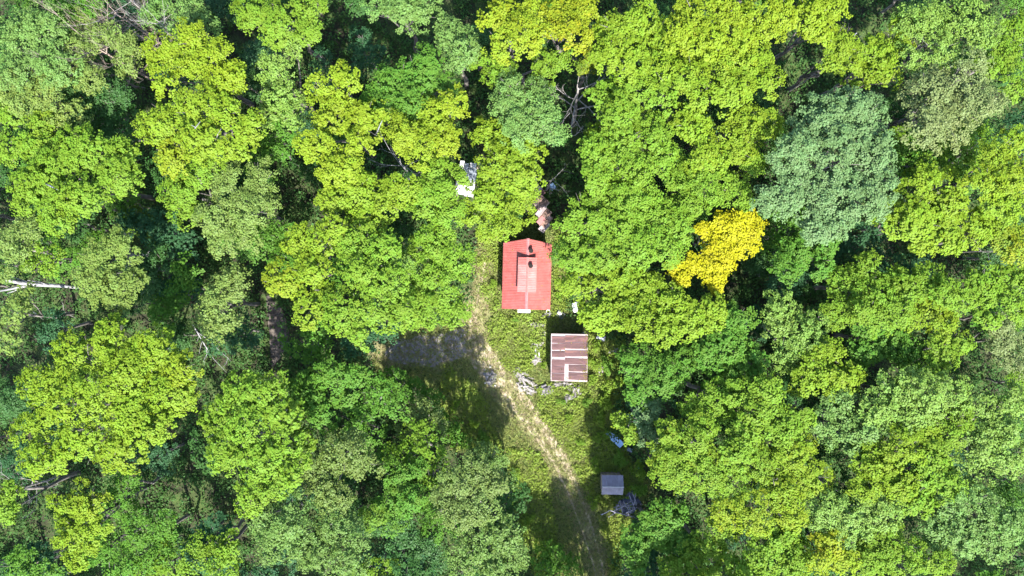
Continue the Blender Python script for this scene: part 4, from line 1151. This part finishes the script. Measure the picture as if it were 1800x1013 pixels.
# ------------------------------------------------------------------ the collapsed lean-to of rusty sheets
l0 = W(953, 368, 1.5); l0.z = 0
lt = empty('lean_to', l0)
tag(lt, 'sagging lean-to of brown and pale rusted corrugated sheets just north of the red roof', 'lean-to')
def lsheet(px, py, ang, lx, ly, z, m, tilt=0.0):
    p = W(px, py, z) - l0
    o = panel('roofing_sheet', lt, M[m], -lx/2, 0, lx/2, tilt, -ly/2, ly/2, ribs=6, rib=.025, thick=.02)
    o.location = (p.x, p.y, z); o.rotation_euler = (R(rnd.uniform(-4, 4)), R(rnd.uniform(-3, 3)), R(ang))
for a in ((957, 399, 47, 1.1, .62, 1.75, 'galv', .08), (961, 389, 47, 1.25, .55, 1.85, 'rust_brown', .05), (951, 388, 47, .8, .5, 1.95, 'red_tin_pale', .1),
          (958, 379, 44, 1.35, .6, 1.98, 'rust_brown', .0), (951, 371, 50, 1.2, .5, 2.05, 'galv', .1), (954, 361, 42, 1.3, .6, 2.1, 'rust_brown', .05),
          (946, 352, 46, 1.2, .6, 2.15, 'rust_brown', .0), (942, 335, 48, 1.1, .7, 1.9, 'galv', .12), (948, 343, 40, 1.2, .5, 2.0, 'rust', .0), (940, 326, 50, .7, .4, 1.7, 'rust_brown', .1)):
    lsheet(*a)
for px, py in ((949, 398), (966, 396), (944, 345), (957, 350)):
    p = W(px, py, 1.6) - l0
    MB().tube([(p.x, p.y, -.1), (p.x + .03, p.y, 1.66)], .05, 6).build('post', M['deadwood'], lt)
for (a, b) in (((949, 398), (944, 345)), ((966, 396), (957, 350))):
    p, q = W(*a, 1.6) - l0, W(*b, 1.6) - l0
    MB().tube([(p.x, p.y, 1.69), (q.x, q.y, 1.78)], .045, 6).build('beam', M['deadwood'], lt)

# ------------------------------------------------------------------ loose things about the yard
def place(name, label, cat, px, py, rz=0.0, z=0.0, group=None, zp=0.3):
    p = W(px, py, zp); p.z = float(ground_z(p.x, p.y)) + z
    e = empty(name, p, rz)
    return tag(e, label, cat, group)


def sheet_thing(name, label, cat, px, py, lx, ly, ang, z, mat, tilt=.1):
    o = panel(name, None, mat, -lx/2, 0, lx/2, tilt, -ly/2, ly/2, ribs=5, rib=.02, thick=.02)
    p = W(px, py, z)
    o.location = (p.x, p.y, float(ground_z(p.x, p.y)) + z); o.rotation_euler = (0, 0, R(ang))
    return tag(o, label, cat)


sheet_thing('metal_sheet', 'larger blue metal sheet lying on weeds below the pale tree edge, right of the yard', 'metal sheet', 1084.5, 775.5, 1.30, .62, -42, .42, M['blue_tin'])
sheet_thing('metal_sheet', 'small blue metal sheet at the upper left end of the larger blue one', 'metal sheet', 1071.5, 763.5, .62, .46, -38, .55, M['blue_tin'], .05)
sheet_thing('metal_sheet', 'dark slate scrap of sheet in shade beyond the lower right end of the blue sheets', 'metal sheet', 1107, 791, .5, .35, -20, .25, M['slate_panel'])
sheet_thing('plastic_sheet', 'pale blue plastic sheet in the shade beside the top of the rusty lean-to', 'plastic sheet', 970.5, 329, .55, .6, 40, .6, M['blue_tin'], .25)
# white barrel by the maple, bucket under the eave, crate between them
b = place('barrel', 'white plastic barrel lying at the foot of the maple east of the cabin', 'barrel', 1011.5, 540, R(8))
MB().tube([(0, -.52, .3), (0, -.48, .30), (0, -.30, .3), (0, .30, .3), (0, .48, .3), (0, .52, .3)], [.2, .27, .3, .3, .27, .2], 16).build('body', M['white_plastic'], b, smooth=True)
for y in (-.25, .25):
    MB().tube([(0, y - .03, .3), (0, y + .03, .3)], .315, 16).build('hoop', M['trim'], b)
MB().tube([(0.1, -.56, .38), (0.1, -.515, .38)], .05, 8).build('bung', M['soot'], b)
b = place('bucket', 'white bucket standing under the southeast corner of the red roof', 'bucket', 963.5, 548)
bk = MB()
for r0, z0, r1, z1 in ((.16, 0, .2, .36), (.2, .36, .175, .36), (.175, .36, .14, .05)):
    n = 14; b0 = len(bk.v)
    for r, z in ((r0, z0), (r1, z1)):
        bk.v += [Vector((r*math.cos(6.2832*k/n), r*math.sin(6.2832*k/n), z)) for k in range(n)]
    bk.f += [(b0+k, b0+(k+1) % n, b0+n+(k+1) % n, b0+n+k) for k in range(n)]
bk.f.append(tuple(range(len(bk.v)-14, len(bk.v))))
bk.build('body', M['white_plastic'], b)
hd = [(.2*math.cos(t), -.02 - .16*math.sin(t), .37) for t in np.linspace(0, math.pi, 9)]
MB().tube(hd, .009, 5).build('handle', M['soot'], b)
b = place('crate', 'blue grey crate in the shadow between cabin and white barrel', 'crate', 985, 553, R(-35))
for k in range(3):
    z = .02 + k*.13
    for a_ in ((-.36, .36, -.27, -.25), (-.36, .36, .25, .27), (-.36, -.34, -.249, .249), (.34, .36, -.249, .249)):
        MB().box(*a_, z, z + .1).build('slat', M['slate_panel'], b)
MB().box(-.335, .335, -.245, .245, .0, .02).build('bottom', M['slate_panel'], b)
MB().box(-.30, .10, -.2, .16, .021, .30).build('contents', M['white_panel'], b)
b = place('oil_drum', 'dark blue grey drum lying in shade right of the rusty roofed shed', 'drum', 1056, 593, R(70))
MB().tube([(0, -.42, .29), (0, .42, .29)], .28, 16).build('body', M['slate_panel'], b)
for y in (-.4, -.14, .14, .4):
    MB().tube([(0, y - .015, .29), (0, y + .015, .29)], .295, 16).build('rim', M['grey_tin'], b)
for i, (px, py, a_, l_) in enumerate(((1080, 616, 4, 1.0), (1076, 619, 10, .8), (1083, 613, -6, .9))):
    o = MB().box(-l_/2, l_/2, -.09, .09, 0, .05).build('board', M['pole'])
    p = W(px, py); o.location = (p.x, p.y, .02 + .055*i); o.rotation_euler = (0, 0, R(a_))
    tag(o, ['lowest grey board of the little stack in shade right of the shed', 'short grey board in the middle of the stack right of the shed',
            'topmost grey board of the little stack right of the rusty shed'][i], 'board', 'grey boards right of the shed')
# a small sign-less stake and post ends by the shed corner
o = MB().box(-.05, .05, -.05, .05, -.1, 1.25).build('stake', M['white_panel'])
p = W(1026, 585, 1.2); o.location = (p.x, p.y, 0)
tag(o, 'pale stake standing at the northeast corner of the rusty roofed shed', 'stake')


# scattered split wood, boards and stones: each one lifts off
def log_mesh(name, l, r, mat, flat=False):
    mb = MB()
    if flat:
        mb.box(-l/2, l/2, -r, r, 0, r*.35)
    else:
        n = 6
        for x, k in ((-l/2, .92), (l/2, 1.0)):
            mb.v += [Vector((x, r*k*math.cos(t), max(0, r*.55 + r*k*math.sin(t)))) for t in np.linspace(-.6, math.pi + .6, n)]
        mb.f = [(i, i+1, n+i+1, n+i) for i in range(n-1)] + [(n-1, 0, n, 2*n-1), tuple(range(n))[::-1], tuple(range(n, 2*n))]
    o = mb.build(name, mat)
    COL.objects.unlink(o)
    return o.data


LOGM = [log_mesh('split_log', .62, .11, M['log']), log_mesh('split_log', .5, .13, M['log']), log_mesh('board', 1.0, .10, M['log'], True), log_mesh('board', .75, .13, M['log'], True)]
LOGD = [log_mesh('split_log', .45, .12, M['log_dark']), log_mesh('split_log', .55, .10, M['log_dark'])]
def pile(n, cx, cy_, rx, ry, meshes, name, label, cat, group, ang0=0, spread=90, zmax=.35, slope=0.0):
    for i in range(n):
        o = bpy.data.objects.new(name, meshes[i % len(meshes)])
        a = rnd.uniform(0, 6.28); t = math.sqrt(rnd.random())
        px, py = cx + rx*t*math.cos(a) , cy_ + ry*t*math.sin(a) + slope*rx*t*math.cos(a)
        z = max(0.0, zmax*(1-t)) * rnd.uniform(.2, 1)
        p = W(px, py, z)
        o.location = (p.x, p.y, z + .01)
        o.rotation_euler = (R(rnd.uniform(-12, 12)), R(rnd.uniform(-10, 10)), R(ang0 + rnd.uniform(-spread, spread)))
        s = rnd.uniform(.75, 1.25); o.scale = (s, s*rnd.uniform(.8, 1.2), s)
        link(o)
        tag(o, label, cat, group)


pile(30, 924, 674, 17, 17, LOGM[:3], 'split_log', 'weathered pale split log in the loose pile southwest of the rusty shed', 'log', 'logs in the pile southwest of the shed', -25, 45, .45, .5)
pile(14, 914, 655, 9, 7, LOGM[:2], 'split_log', 'pale split log strewn above the pile southwest of the rusty shed', 'log', 'logs strewn above the pile', -30, 60, .2)
pile(26, 960, 684, 12, 9, LOGD, 'split_log', 'dark grey old log heaped below the southwest corner of the rusty shed', 'log', 'dark logs below the shed', 20, 80, .5)
pile(18, 988, 676, 16, 4, LOGM, 'board', 'pale board fallen along the south edge of the rusty roof', 'board', 'boards along the south edge of the shed', 5, 25, .25)
pile(20, 1011, 689, 10, 9, LOGM[1:], 'board', 'pale scrap board in the heap below the southeast part of the rusty shed', 'board', 'boards below the shed', 30, 60, .4)
pile(8, 1001, 700, 7, 5, LOGD, 'split_log', 'dark log at the lower end of the board heap below the rusty shed', 'log', 'dark logs under the board heap', 40, 50, .25)
pile(12, 942, 572, 9, 5, LOGM, 'board', 'pinkish pale board scattered south of the cabin, left of its shadow', 'board', 'boards south of the cabin', -20, 60, .2)
pile(8, 944, 607, 9, 4, LOGM[:2], 'split_log', 'pale log at the top of the white slab west of the rusty shed', 'log', 'logs at the white slab', 0, 40, .2)
pile(10, 940, 632, 8, 5, LOGM[:2], 'split_log', 'pale log below the white slab west of the rusty shed', 'log', 'logs below the white slab', 10, 60, .2)
pile(5, 955, 590, 3, 5, LOGM[2:], 'board', 'short pale board leaning at the cabin shadow edge west of the shed', 'board', 'boards at the shadow edge', 80, 25, .3)
pile(6, 1057, 652, 5, 8, LOGM[:3], 'board', 'pale stick of wood in the shade right of the rusty shed', 'board', 'sticks right of the shed', 70, 40, .2)
pile(7, 965, 552, 10, 3, LOGD, 'split_log', 'dark log lying under the cabin eave beside the white bucket', 'log', 'logs beside the bucket', 0, 60, .15)
# the white slab and a few stones
mb = MB()
ol = [(-.22, -.62), (.16, -.66), (.30, -.3), (.18, .1), (.34, .45), (.20, .66), (-.12, .6), (-.26, .2), (-.14, -.2)]
n = len(ol)
mb.v = [Vector((x, y, z + .04*math.sin(7*x + 3*y))) for z in (0.05, .17) for x, y in ol]
mb.f = [tuple(range(n))[::-1], tuple(range(n, 2*n))] + [(i, (i+1) % n, n + (i+1) % n, n + i) for i in range(n)]
o = mb.build('concrete_slab', M['white_panel']); p = W(944, 619); o.location = (p.x, p.y, 0); o.rotation_euler = (0, 0, R(-8))
tag(o, 'irregular white slab lying in the weeds west of the rusty shed', 'slab')
for i in range(9):
    mb = MB(); r = rnd.uniform(.07, .17)
    ring = [(r*rnd.uniform(.7, 1.1)*math.cos(t), r*rnd.uniform(.7, 1.1)*math.sin(t)) for t in np.linspace(0, 5.3, 7)]
    mb.v = [Vector((x, y, -.02)) for x, y in ring] + [Vector((x*.6, y*.6, r*.9)) for x, y in ring]
    mb.f = [tuple(range(7, 14))] + [(k, (k+1) % 7, 7+(k+1) % 7, 7+k) for k in range(7)]
    o = mb.build('stone', M['stone'])
    p = W(rnd.uniform(852, 874), rnd.uniform(640, 684)); o.location = (p.x, p.y, 0.01)
    tag(o, 'pale stone lying around the ash heap by the track', 'stone', 'stones around the ash heap')
# ash heap
e = place('ash_heap', 'heap of blue grey ash and charred sticks on the left edge of the track', 'ash heap', 862, 664, 0, zp=0)
mb = MB(); n = 14
for ri, (k, z) in enumerate(((1, -.01), (.75, .09), (.4, .17), (.1, .2))):
    for j in range(n):
        t = 6.2832*j/n; rr = k*(.62 + .16*math.sin(3*t) + .08*math.sin(5*t+1))
        mb.v.append(Vector((rr*math.cos(t), 1.2*rr*math.sin(t), z + .02*rnd.random())))
mb.f = [(ri*n+j, ri*n+(j+1) % n, (ri+1)*n+(j+1) % n, (ri+1)*n+j) for ri in range(3) for j in range(n)] + [tuple(3*n+j for j in range(n))]
mb.build('mound', M['ash'], e, smooth=True)
for i in range(22):
    a = rnd.uniform(0, 6.28); t = rnd.random()*.8; l_ = rnd.uniform(.4, 1.0); an = rnd.gauss(1.4, .5)
    x, y = t*math.cos(a)*.7, t*math.sin(a)*.9; d = Vector((math.cos(an), math.sin(an), rnd.uniform(-.1, .25)))
    q = Vector((x, y, .2*(1-t) + .06))
    MB().tube([q - d*l_/2, q + d*l_/2], rnd.uniform(.018, .035), 5).build('stick', M[rnd.choice(['log_dark', 'soot', 'deadwood', 'log'])], e)
# pole heap and tarp
e = place('pole_frame', 'collapsed frame of grey lavender poles in deep shade below the grey tin hut', 'pole frame', 1092, 893, 0, zp=.5)
o0 = W(1092, 893, .5)
POLES = [((1057, 906), (1072, 897), .4), ((1072, 898), (1098, 905), .5), ((1080, 900), (1112, 908), .4), ((1080, 893), (1100, 885), .7), ((1084, 888), (1112, 893), .6), ((1090, 880), (1094, 902), .8),
         ((1096, 882), (1108, 902), .9), ((1102, 890), (1120, 884), 1.0), ((1104, 888), (1109, 900), .9), ((1112, 866), (1120, 890), 1.2), ((1118, 868), (1112, 896), 1.1), ((1107, 872), (1117, 898), .8),
         ((1078, 900), (1112, 880), 1.0), ((1070, 910), (1096, 890), .3), ((1083, 896), (1090, 880), .9), ((1100, 903), (1120, 892), .6)]
for a, b_, z in POLES:
    p = W(*a, z) - o0; q = W(*b_, z) - o0
    MB().tube([(p.x, p.y, z - .15), ((p.x+q.x)/2, (p.y+q.y)/2, z + .06), (q.x, q.y, z + rnd.uniform(-.2, .25))], [.05, .045, .035], 6).build('pole', M['pole'], e)
for px, py in ((1084, 888), (1112, 894), (1100, 903)):
    p = W(px, py, .5) - o0
    MB().tube([(p.x, p.y, -.55), (p.x, p.y, .95)], .045, 6).build('post', M['pole'], e)
nx, ny = 14, 12
v = []
for j in range(ny):
    for i in range(nx):
        u, w_ = i/(nx-1) - .5, j/(ny-1) - .5
        v.append(Vector((u*2.0 + .1*math.sin(5*w_), w_*1.7 + .1*math.sin(6*u), .22 + .12*math.sin(9*u + 4*w_)*math.cos(7*w_) + .1*rnd.random()*(1-abs(u)))))
f = [(j*nx+i, j*nx+i+1, (j+1)*nx+i+1, (j+1)*nx+i) for j in range(ny-1) for i in range(nx-1)]
o = meshobj('tarp', v, f, M['tarp'], smooth=True)
p = W(1108, 885, .3); o.location = (p.x, p.y, float(ground_z(p.x, p.y))); o.rotation_euler = (0, 0, R(35))
tag(o, 'crumpled dark blue tarp spread under the collapsed grey poles', 'tarp')


# ------------------------------------------------------------------ bare and fallen wood
def branch(mb, p, d, l, r, depth, rg, up=0.25, spread=0.6, nsub=4):
    pts = [p]; q = p.copy(); dd = d.copy()
    for i in range(4):
        dd = (dd + Vector((rg.gauss(0, .13), rg.gauss(0, .13), up*.25 + rg.gauss(0, .08)))).normalized()
        q = q + dd*(l/4); pts.append(q.copy())
    mb.tube(pts, [r, r*.85, r*.65, r*.45, r*.2], 5 if depth else 4)
    if depth > 0:
        for k in range(nsub):
            t = rg.uniform(.3, 1.0)*4; i = min(3, int(t)); s = pts[i].lerp(pts[i+1], t-i)
            side = Vector((rg.gauss(0, 1), rg.gauss(0, 1), rg.gauss(0, .6))).normalized()
            nd_ = (dd*1.0 + side*spread + Vector((0, 0, up))).normalized()
            branch(mb, s, nd_, l*rg.uniform(.4, .65), r*.5, depth-1, rg, up, spread, nsub)


def dead_tree(label, px, py, h, nbr, mat, lean=(0, 0), fine=4, z0=.4, blen=.36, r0=.13, seed=0, up=.5, spread=.6, zref=.7):
    rg = random.Random(seed)
    p = W(px, py, h*zref); p.z = float(ground_z(p.x, p.y))
    p.x -= lean[0]*zref; p.y -= lean[1]*zref
    e = empty('dead_tree', p)
    tag(e, label, 'dead tree')
    top = Vector((lean[0], lean[1], h*.8))
    pts = [Vector((0, 0, -.1)), top*.35 + Vector((.1, -.1, 0)), top*.7, top]
    MB().tube(pts, [r0*1.2, r0, r0*.75, r0*.35], 7).build('trunk', M[mat], e, smooth=True)
    for k in range(nbr):
        t = z0 + (1-z0)*(k+.5)/nbr
        s = top*t
        a = k*2.4 + rg.uniform(-.4, .4)
        d = Vector((math.cos(a), math.sin(a), .55)).normalized()
        mb = MB()
        branch(mb, s, d, h*blen*rg.uniform(.7, 1.1), r0*.5*(1.15-t*.6), 2, rg, up, spread, fine)
        mb.build('branch', M[mat], e)
    return e


dead_tree('brown bare brushy tree with fine twigs near the top left edge', 225, 38, 14, 16, 'deadbrown', (-1.2, .6), 4, .45, .33, .10, 21, .7, .45)
dead_tree('grey bare twiggy tree at the top edge beside the brown brushy one', 240, 12, 13, 8, 'deadwood', (.3, .4), 4, .5, .33, .09, 22, .5, .6)
dead_tree('grey forked bare sapling below the brown brushy tree', 243, 62, 11, 6, 'deadwood', (.4, -.3), 3, .5, .3, .07, 23, .4, .6)
dead_tree('second bare brown brushy tree, lower, over the dark hollow at upper left', 188, 95, 14.5, 16, 'deadbrown', (-1.4, .8), 4, .45, .33, .10, 24, .7, .4)
dead_tree('small bare pinkish brushy top in the dark hollow of the upper left', 195, 222, 10, 8, 'deadbrown', (-.4, .3), 4, .5, .3, .07, 25, .6, .5)
dead_tree('small dark bare brush at the right side of the large lime maple', 482, 196, 13, 8, 'deadbrown', (-.2, .2), 3, .6, .25, .07, 26, .5, .5)
dead_tree('silvery bare tree with forked limbs north of the lean-to', 1016, 168, 12.5, 9, 'deadwood', (-.3, .9), 3, .42, .34, .17, 27, .25, .75)
dead_tree('grey bare snag in shade right above the rusty lean-to', 968, 318, 8, 6, 'deadwood', (.5, .3), 3, .3, .33, .09, 28, .3, .6)
dead_tree('pale bare tangled branches at the left edge below the largest maple', 32, 862, 9, 9, 'deadwood', (-.3, .1), 3, .4, .32, .09, 29, .15, .8)
dead_tree('reddish dry brush below the rounded yellow-green head at upper right', 1535, 140, 14.5, 10, 'deadbrown', (.3, .3), 4, .7, .16, .08, 30, .4, .7)
dead_tree('pale dead branches showing in the dark hole of a lime maple', 706, 290, 13, 7, 'birch', (-.3, .2), 3, .5, .24, .11, 31, .2, .7)
dead_tree('small bare grey twigs right of the round dusty green maple top', 228, 448, 14.5, 7, 'deadwood', (0, 0), 4, .75, .16, .06, 32, .3, .7)
dead_tree('bare grey twigs on top of the bright maple at upper left', 292, 48, 16.5, 7, 'deadwood', (-.2, .1), 4, .8, .12, .07, 33, .3, .7)
dead_tree('grey bare twigs among lime maples left of the grey feathery tree', 1468, 102, 15.2, 7, 'deadwood', (.1, .1), 4, .82, .12, .06, 34, .3, .7)
dead_tree('pale bare twigs at the right edge maple near the top', 1772, 90, 15.5, 7, 'deadwood', (.1, .1), 4, .8, .13, .06, 35, .3, .7)
dead_tree('thin pale bare branch by the orange edged right-hand maple', 1745, 440, 12, 5, 'deadwood', (.4, -.4), 2, .6, .25, .05, 36, .3, .6)


def limb(name, label, cat, pts, rad, mat, kids=(), group=None):
    """pts: (px, py, z) along the wood; kids: side branches"""
    P_ = [W(*p[:2], p[2]) for p in pts]
    o0 = Vector((P_[0].x, P_[0].y, 0))
    e = empty(name, o0)
    tag(e, label, cat, group)
    thin = 1.0 if name == 'fallen_birch' else 0.62
    rad = [r*thin for r in rad]
    MB().tube([p - o0 for p in P_], rad, 8).build('trunk', M[mat], e, smooth=True)
    for kp, kr in kids:
        K = [W(*p[:2], p[2]) - o0 for p in kp]
        MB().tube(K, [r*thin for r in kr], 6).build('branch', M[mat], e, smooth=True)
    return e


limb('fallen_birch', 'fallen white birch trunk lying across the dark gap at the left edge', 'fallen trunk',
     [(140, 506, .5), (110, 503, 1.2), (75, 501, 2.0), (45, 499, 2.6), (18, 494, 3.3), (-25, 484, 4.0)], [.14, .16, .18, .19, .16, .1], 'birch',
     [([(60, 501, 2.3), (35, 505, 2.6), (10, 510, 2.8), (-15, 514, 3.0)], [.14, .12, .09, .04]), ([(50, 497, 2.5), (30, 490, 2.8), (22, 487, 3.0)], [.09, .06, .03]),
      ([(85, 501, 1.9), (70, 496, 2.6), (48, 493, 3.0)], [.06, .05, .02]), ([(40, 503, 2.6), (25, 512, 2.5), (12, 516, 2.4)], [.07, .05, .02])])
limb('fallen_limb', 'pale forked dead limb fallen across the dark road gap left of centre', 'dead limb',
     [(338, 570, 4.5), (349, 588, 4.0), (360, 607, 3.3), (370, 622, 2.6), (376, 632, 2.0)], [.09, .085, .075, .06, .03], 'birch',
     [([(347, 584, 4.1), (365, 597, 3.6), (376, 607, 3.2), (388, 619, 2.6), (400, 629, 2.0), (406, 636, 1.5)], [.07, .065, .055, .045, .035, .015]),
      ([(355, 600, 3.6), (352, 612, 3.2), (350, 622, 3.0)], [.04, .03, .01]), ([(362, 610, 3.2), (364, 622, 2.7), (362, 630, 2.4)], [.045, .03, .01]),
      ([(376, 632, 2.0), (388, 644, 1.3), (399, 656, .7)], [.03, .025, .01]), ([(370, 600, 3.4), (384, 598, 3.5), (395, 600, 3.4)], [.035, .025, .01]), ([(401, 629, 2), (397, 640, 1.6), (392, 646, 1.4)], [.03, .02, .008]),
      ([(350, 590, 3.9), (346, 602, 3.6)], [.03, .01]), ([(366, 618, 2.8), (358, 634, 2.2), (360, 642, 2)], [.03, .02, .008])])
limb('bare_stem', 'bent pale bare stem hanging out of the olive feathery tree left of the track', 'dead limb',
     [(820, 872, 8.0), (824, 862, 9.2), (832, 853, 10.0), (829, 868, 9.9), (845, 882, 9.2), (858, 893, 8.6), (866, 900, 8.2)], [.05, .055, .055, .06, .06, .05, .03], 'deadwood',
     [([(850, 886, 9.0), (846, 893, 8.9), (852, 897, 8.8)], [.03, .02, .008]), ([(858, 893, 8.6), (872, 898, 8.4)], [.03, .01])])
limb('dead_limb', 'thin pale dead branch above the bent bare stem', 'dead limb', [(834, 822, 7.4), (840, 812, 8.0), (847, 806, 8.4)], [.03, .028, .012], 'deadwood')
limb('dead_limb', 'short white dead limb on top of the broad light maple at far left', 'dead limb', [(78, 322, 13.55), (90, 328, 14.65), (103, 335, 14.75)], [.08, .09, .05], 'birch')
limb('dead_limb', 'white dead limb lying over the lower part of the large lime maple, upper left', 'dead limb', [(334, 236, 14.75), (344, 224, 15.75), (352, 214, 15.85)], [.06, .07, .03], 'birch', [([(344, 224, 16.2), (336, 220, 16.4)], [.04, .015])])
limb('dead_limb', 'small white dead limb on the right part of the large lime maple, upper left', 'dead limb', [(380, 246, 14.35), (383, 236, 15.15), (389, 226, 15.35)], [.05, .055, .02], 'birch')
limb('dead_limb', 'pale limb showing on the jagged big maple left of the white roofed shelter', 'dead limb', [(662, 236, 15.15), (667, 222, 15.95), (672, 212, 16.15)], [.06, .06, .03], 'birch')
limb('dead_limb', 'short pale limb in the small maple above the dark hole at upper right', 'dead limb', [(1500, 64, 13.6), (1506, 58, 14.4)], [.07, .05], 'birch')
limb('dead_limb', 'pale fallen branch in the dark gap below the fallen white birch trunk', 'dead limb', [(58, 548, .6), (68, 555, .7), (76, 562, .5)], [.06, .05, .03], 'deadwood')
limb('dead_limb', 'thin broken branches in the black gap above the largest maple', 'dead limb', [(108, 545, .9), (120, 553, .8), (134, 560, .6)], [.06, .05, .02], 'deadwood', [([(120, 553, .8), (128, 552, 1)], [.04, .01]), ([(112, 548, .9), (111, 536, 1.2), (108, 528, 1.3)], [.04, .03, .01])])


# ------------------------------------------------------------------ leaf litter lying on the roofs
def litter(name, parent, n, fx, mat, colour, size=.07):
    c = np.array([fx() for _ in range(n)])
    nr = unit(np.array([0, 0, 1.0]) + .25*rng.normal(size=(n, 3)))
    o = bpy.data.objects.new(name, leaves_mesh(name, c, nr, size*rng.uniform(.6, 1.5, n), rng.random(n), rng.random(n)*.7, mat, rng))
    o.color = (*colour, 1); o['kind'] = 'stuff'
    return link(o, parent)


def on_cabin():
    x = rnd.uniform(.9, HW - .05) if rnd.random() < .75 else -rnd.uniform(.9, HW - .05)
    return (x, rnd.uniform(YS + .1, YN - .1) if x < 0 else rnd.choice([YS + .1, YN - .1]) * rnd.random()**.4, ZR - abs(x)*sl + .035)
def on_shed():
    x = X1 - abs(rnd.gauss(0, .28)) - .03 if rnd.random() < .7 else rnd.uniform(X0 + .1, X1 - .1)
    return (max(x, X0 + .1), rnd.uniform(Y0 + .05, Y1 - .05), zt(x) + .065)
litter('fallen_leaves', cabin, 70, on_cabin, M['leaf'], (0.10, 0.075, 0.03))
litter('fallen_leaves', shed, 120, on_shed, M['leaf'], (0.11, 0.10, 0.03), .09)
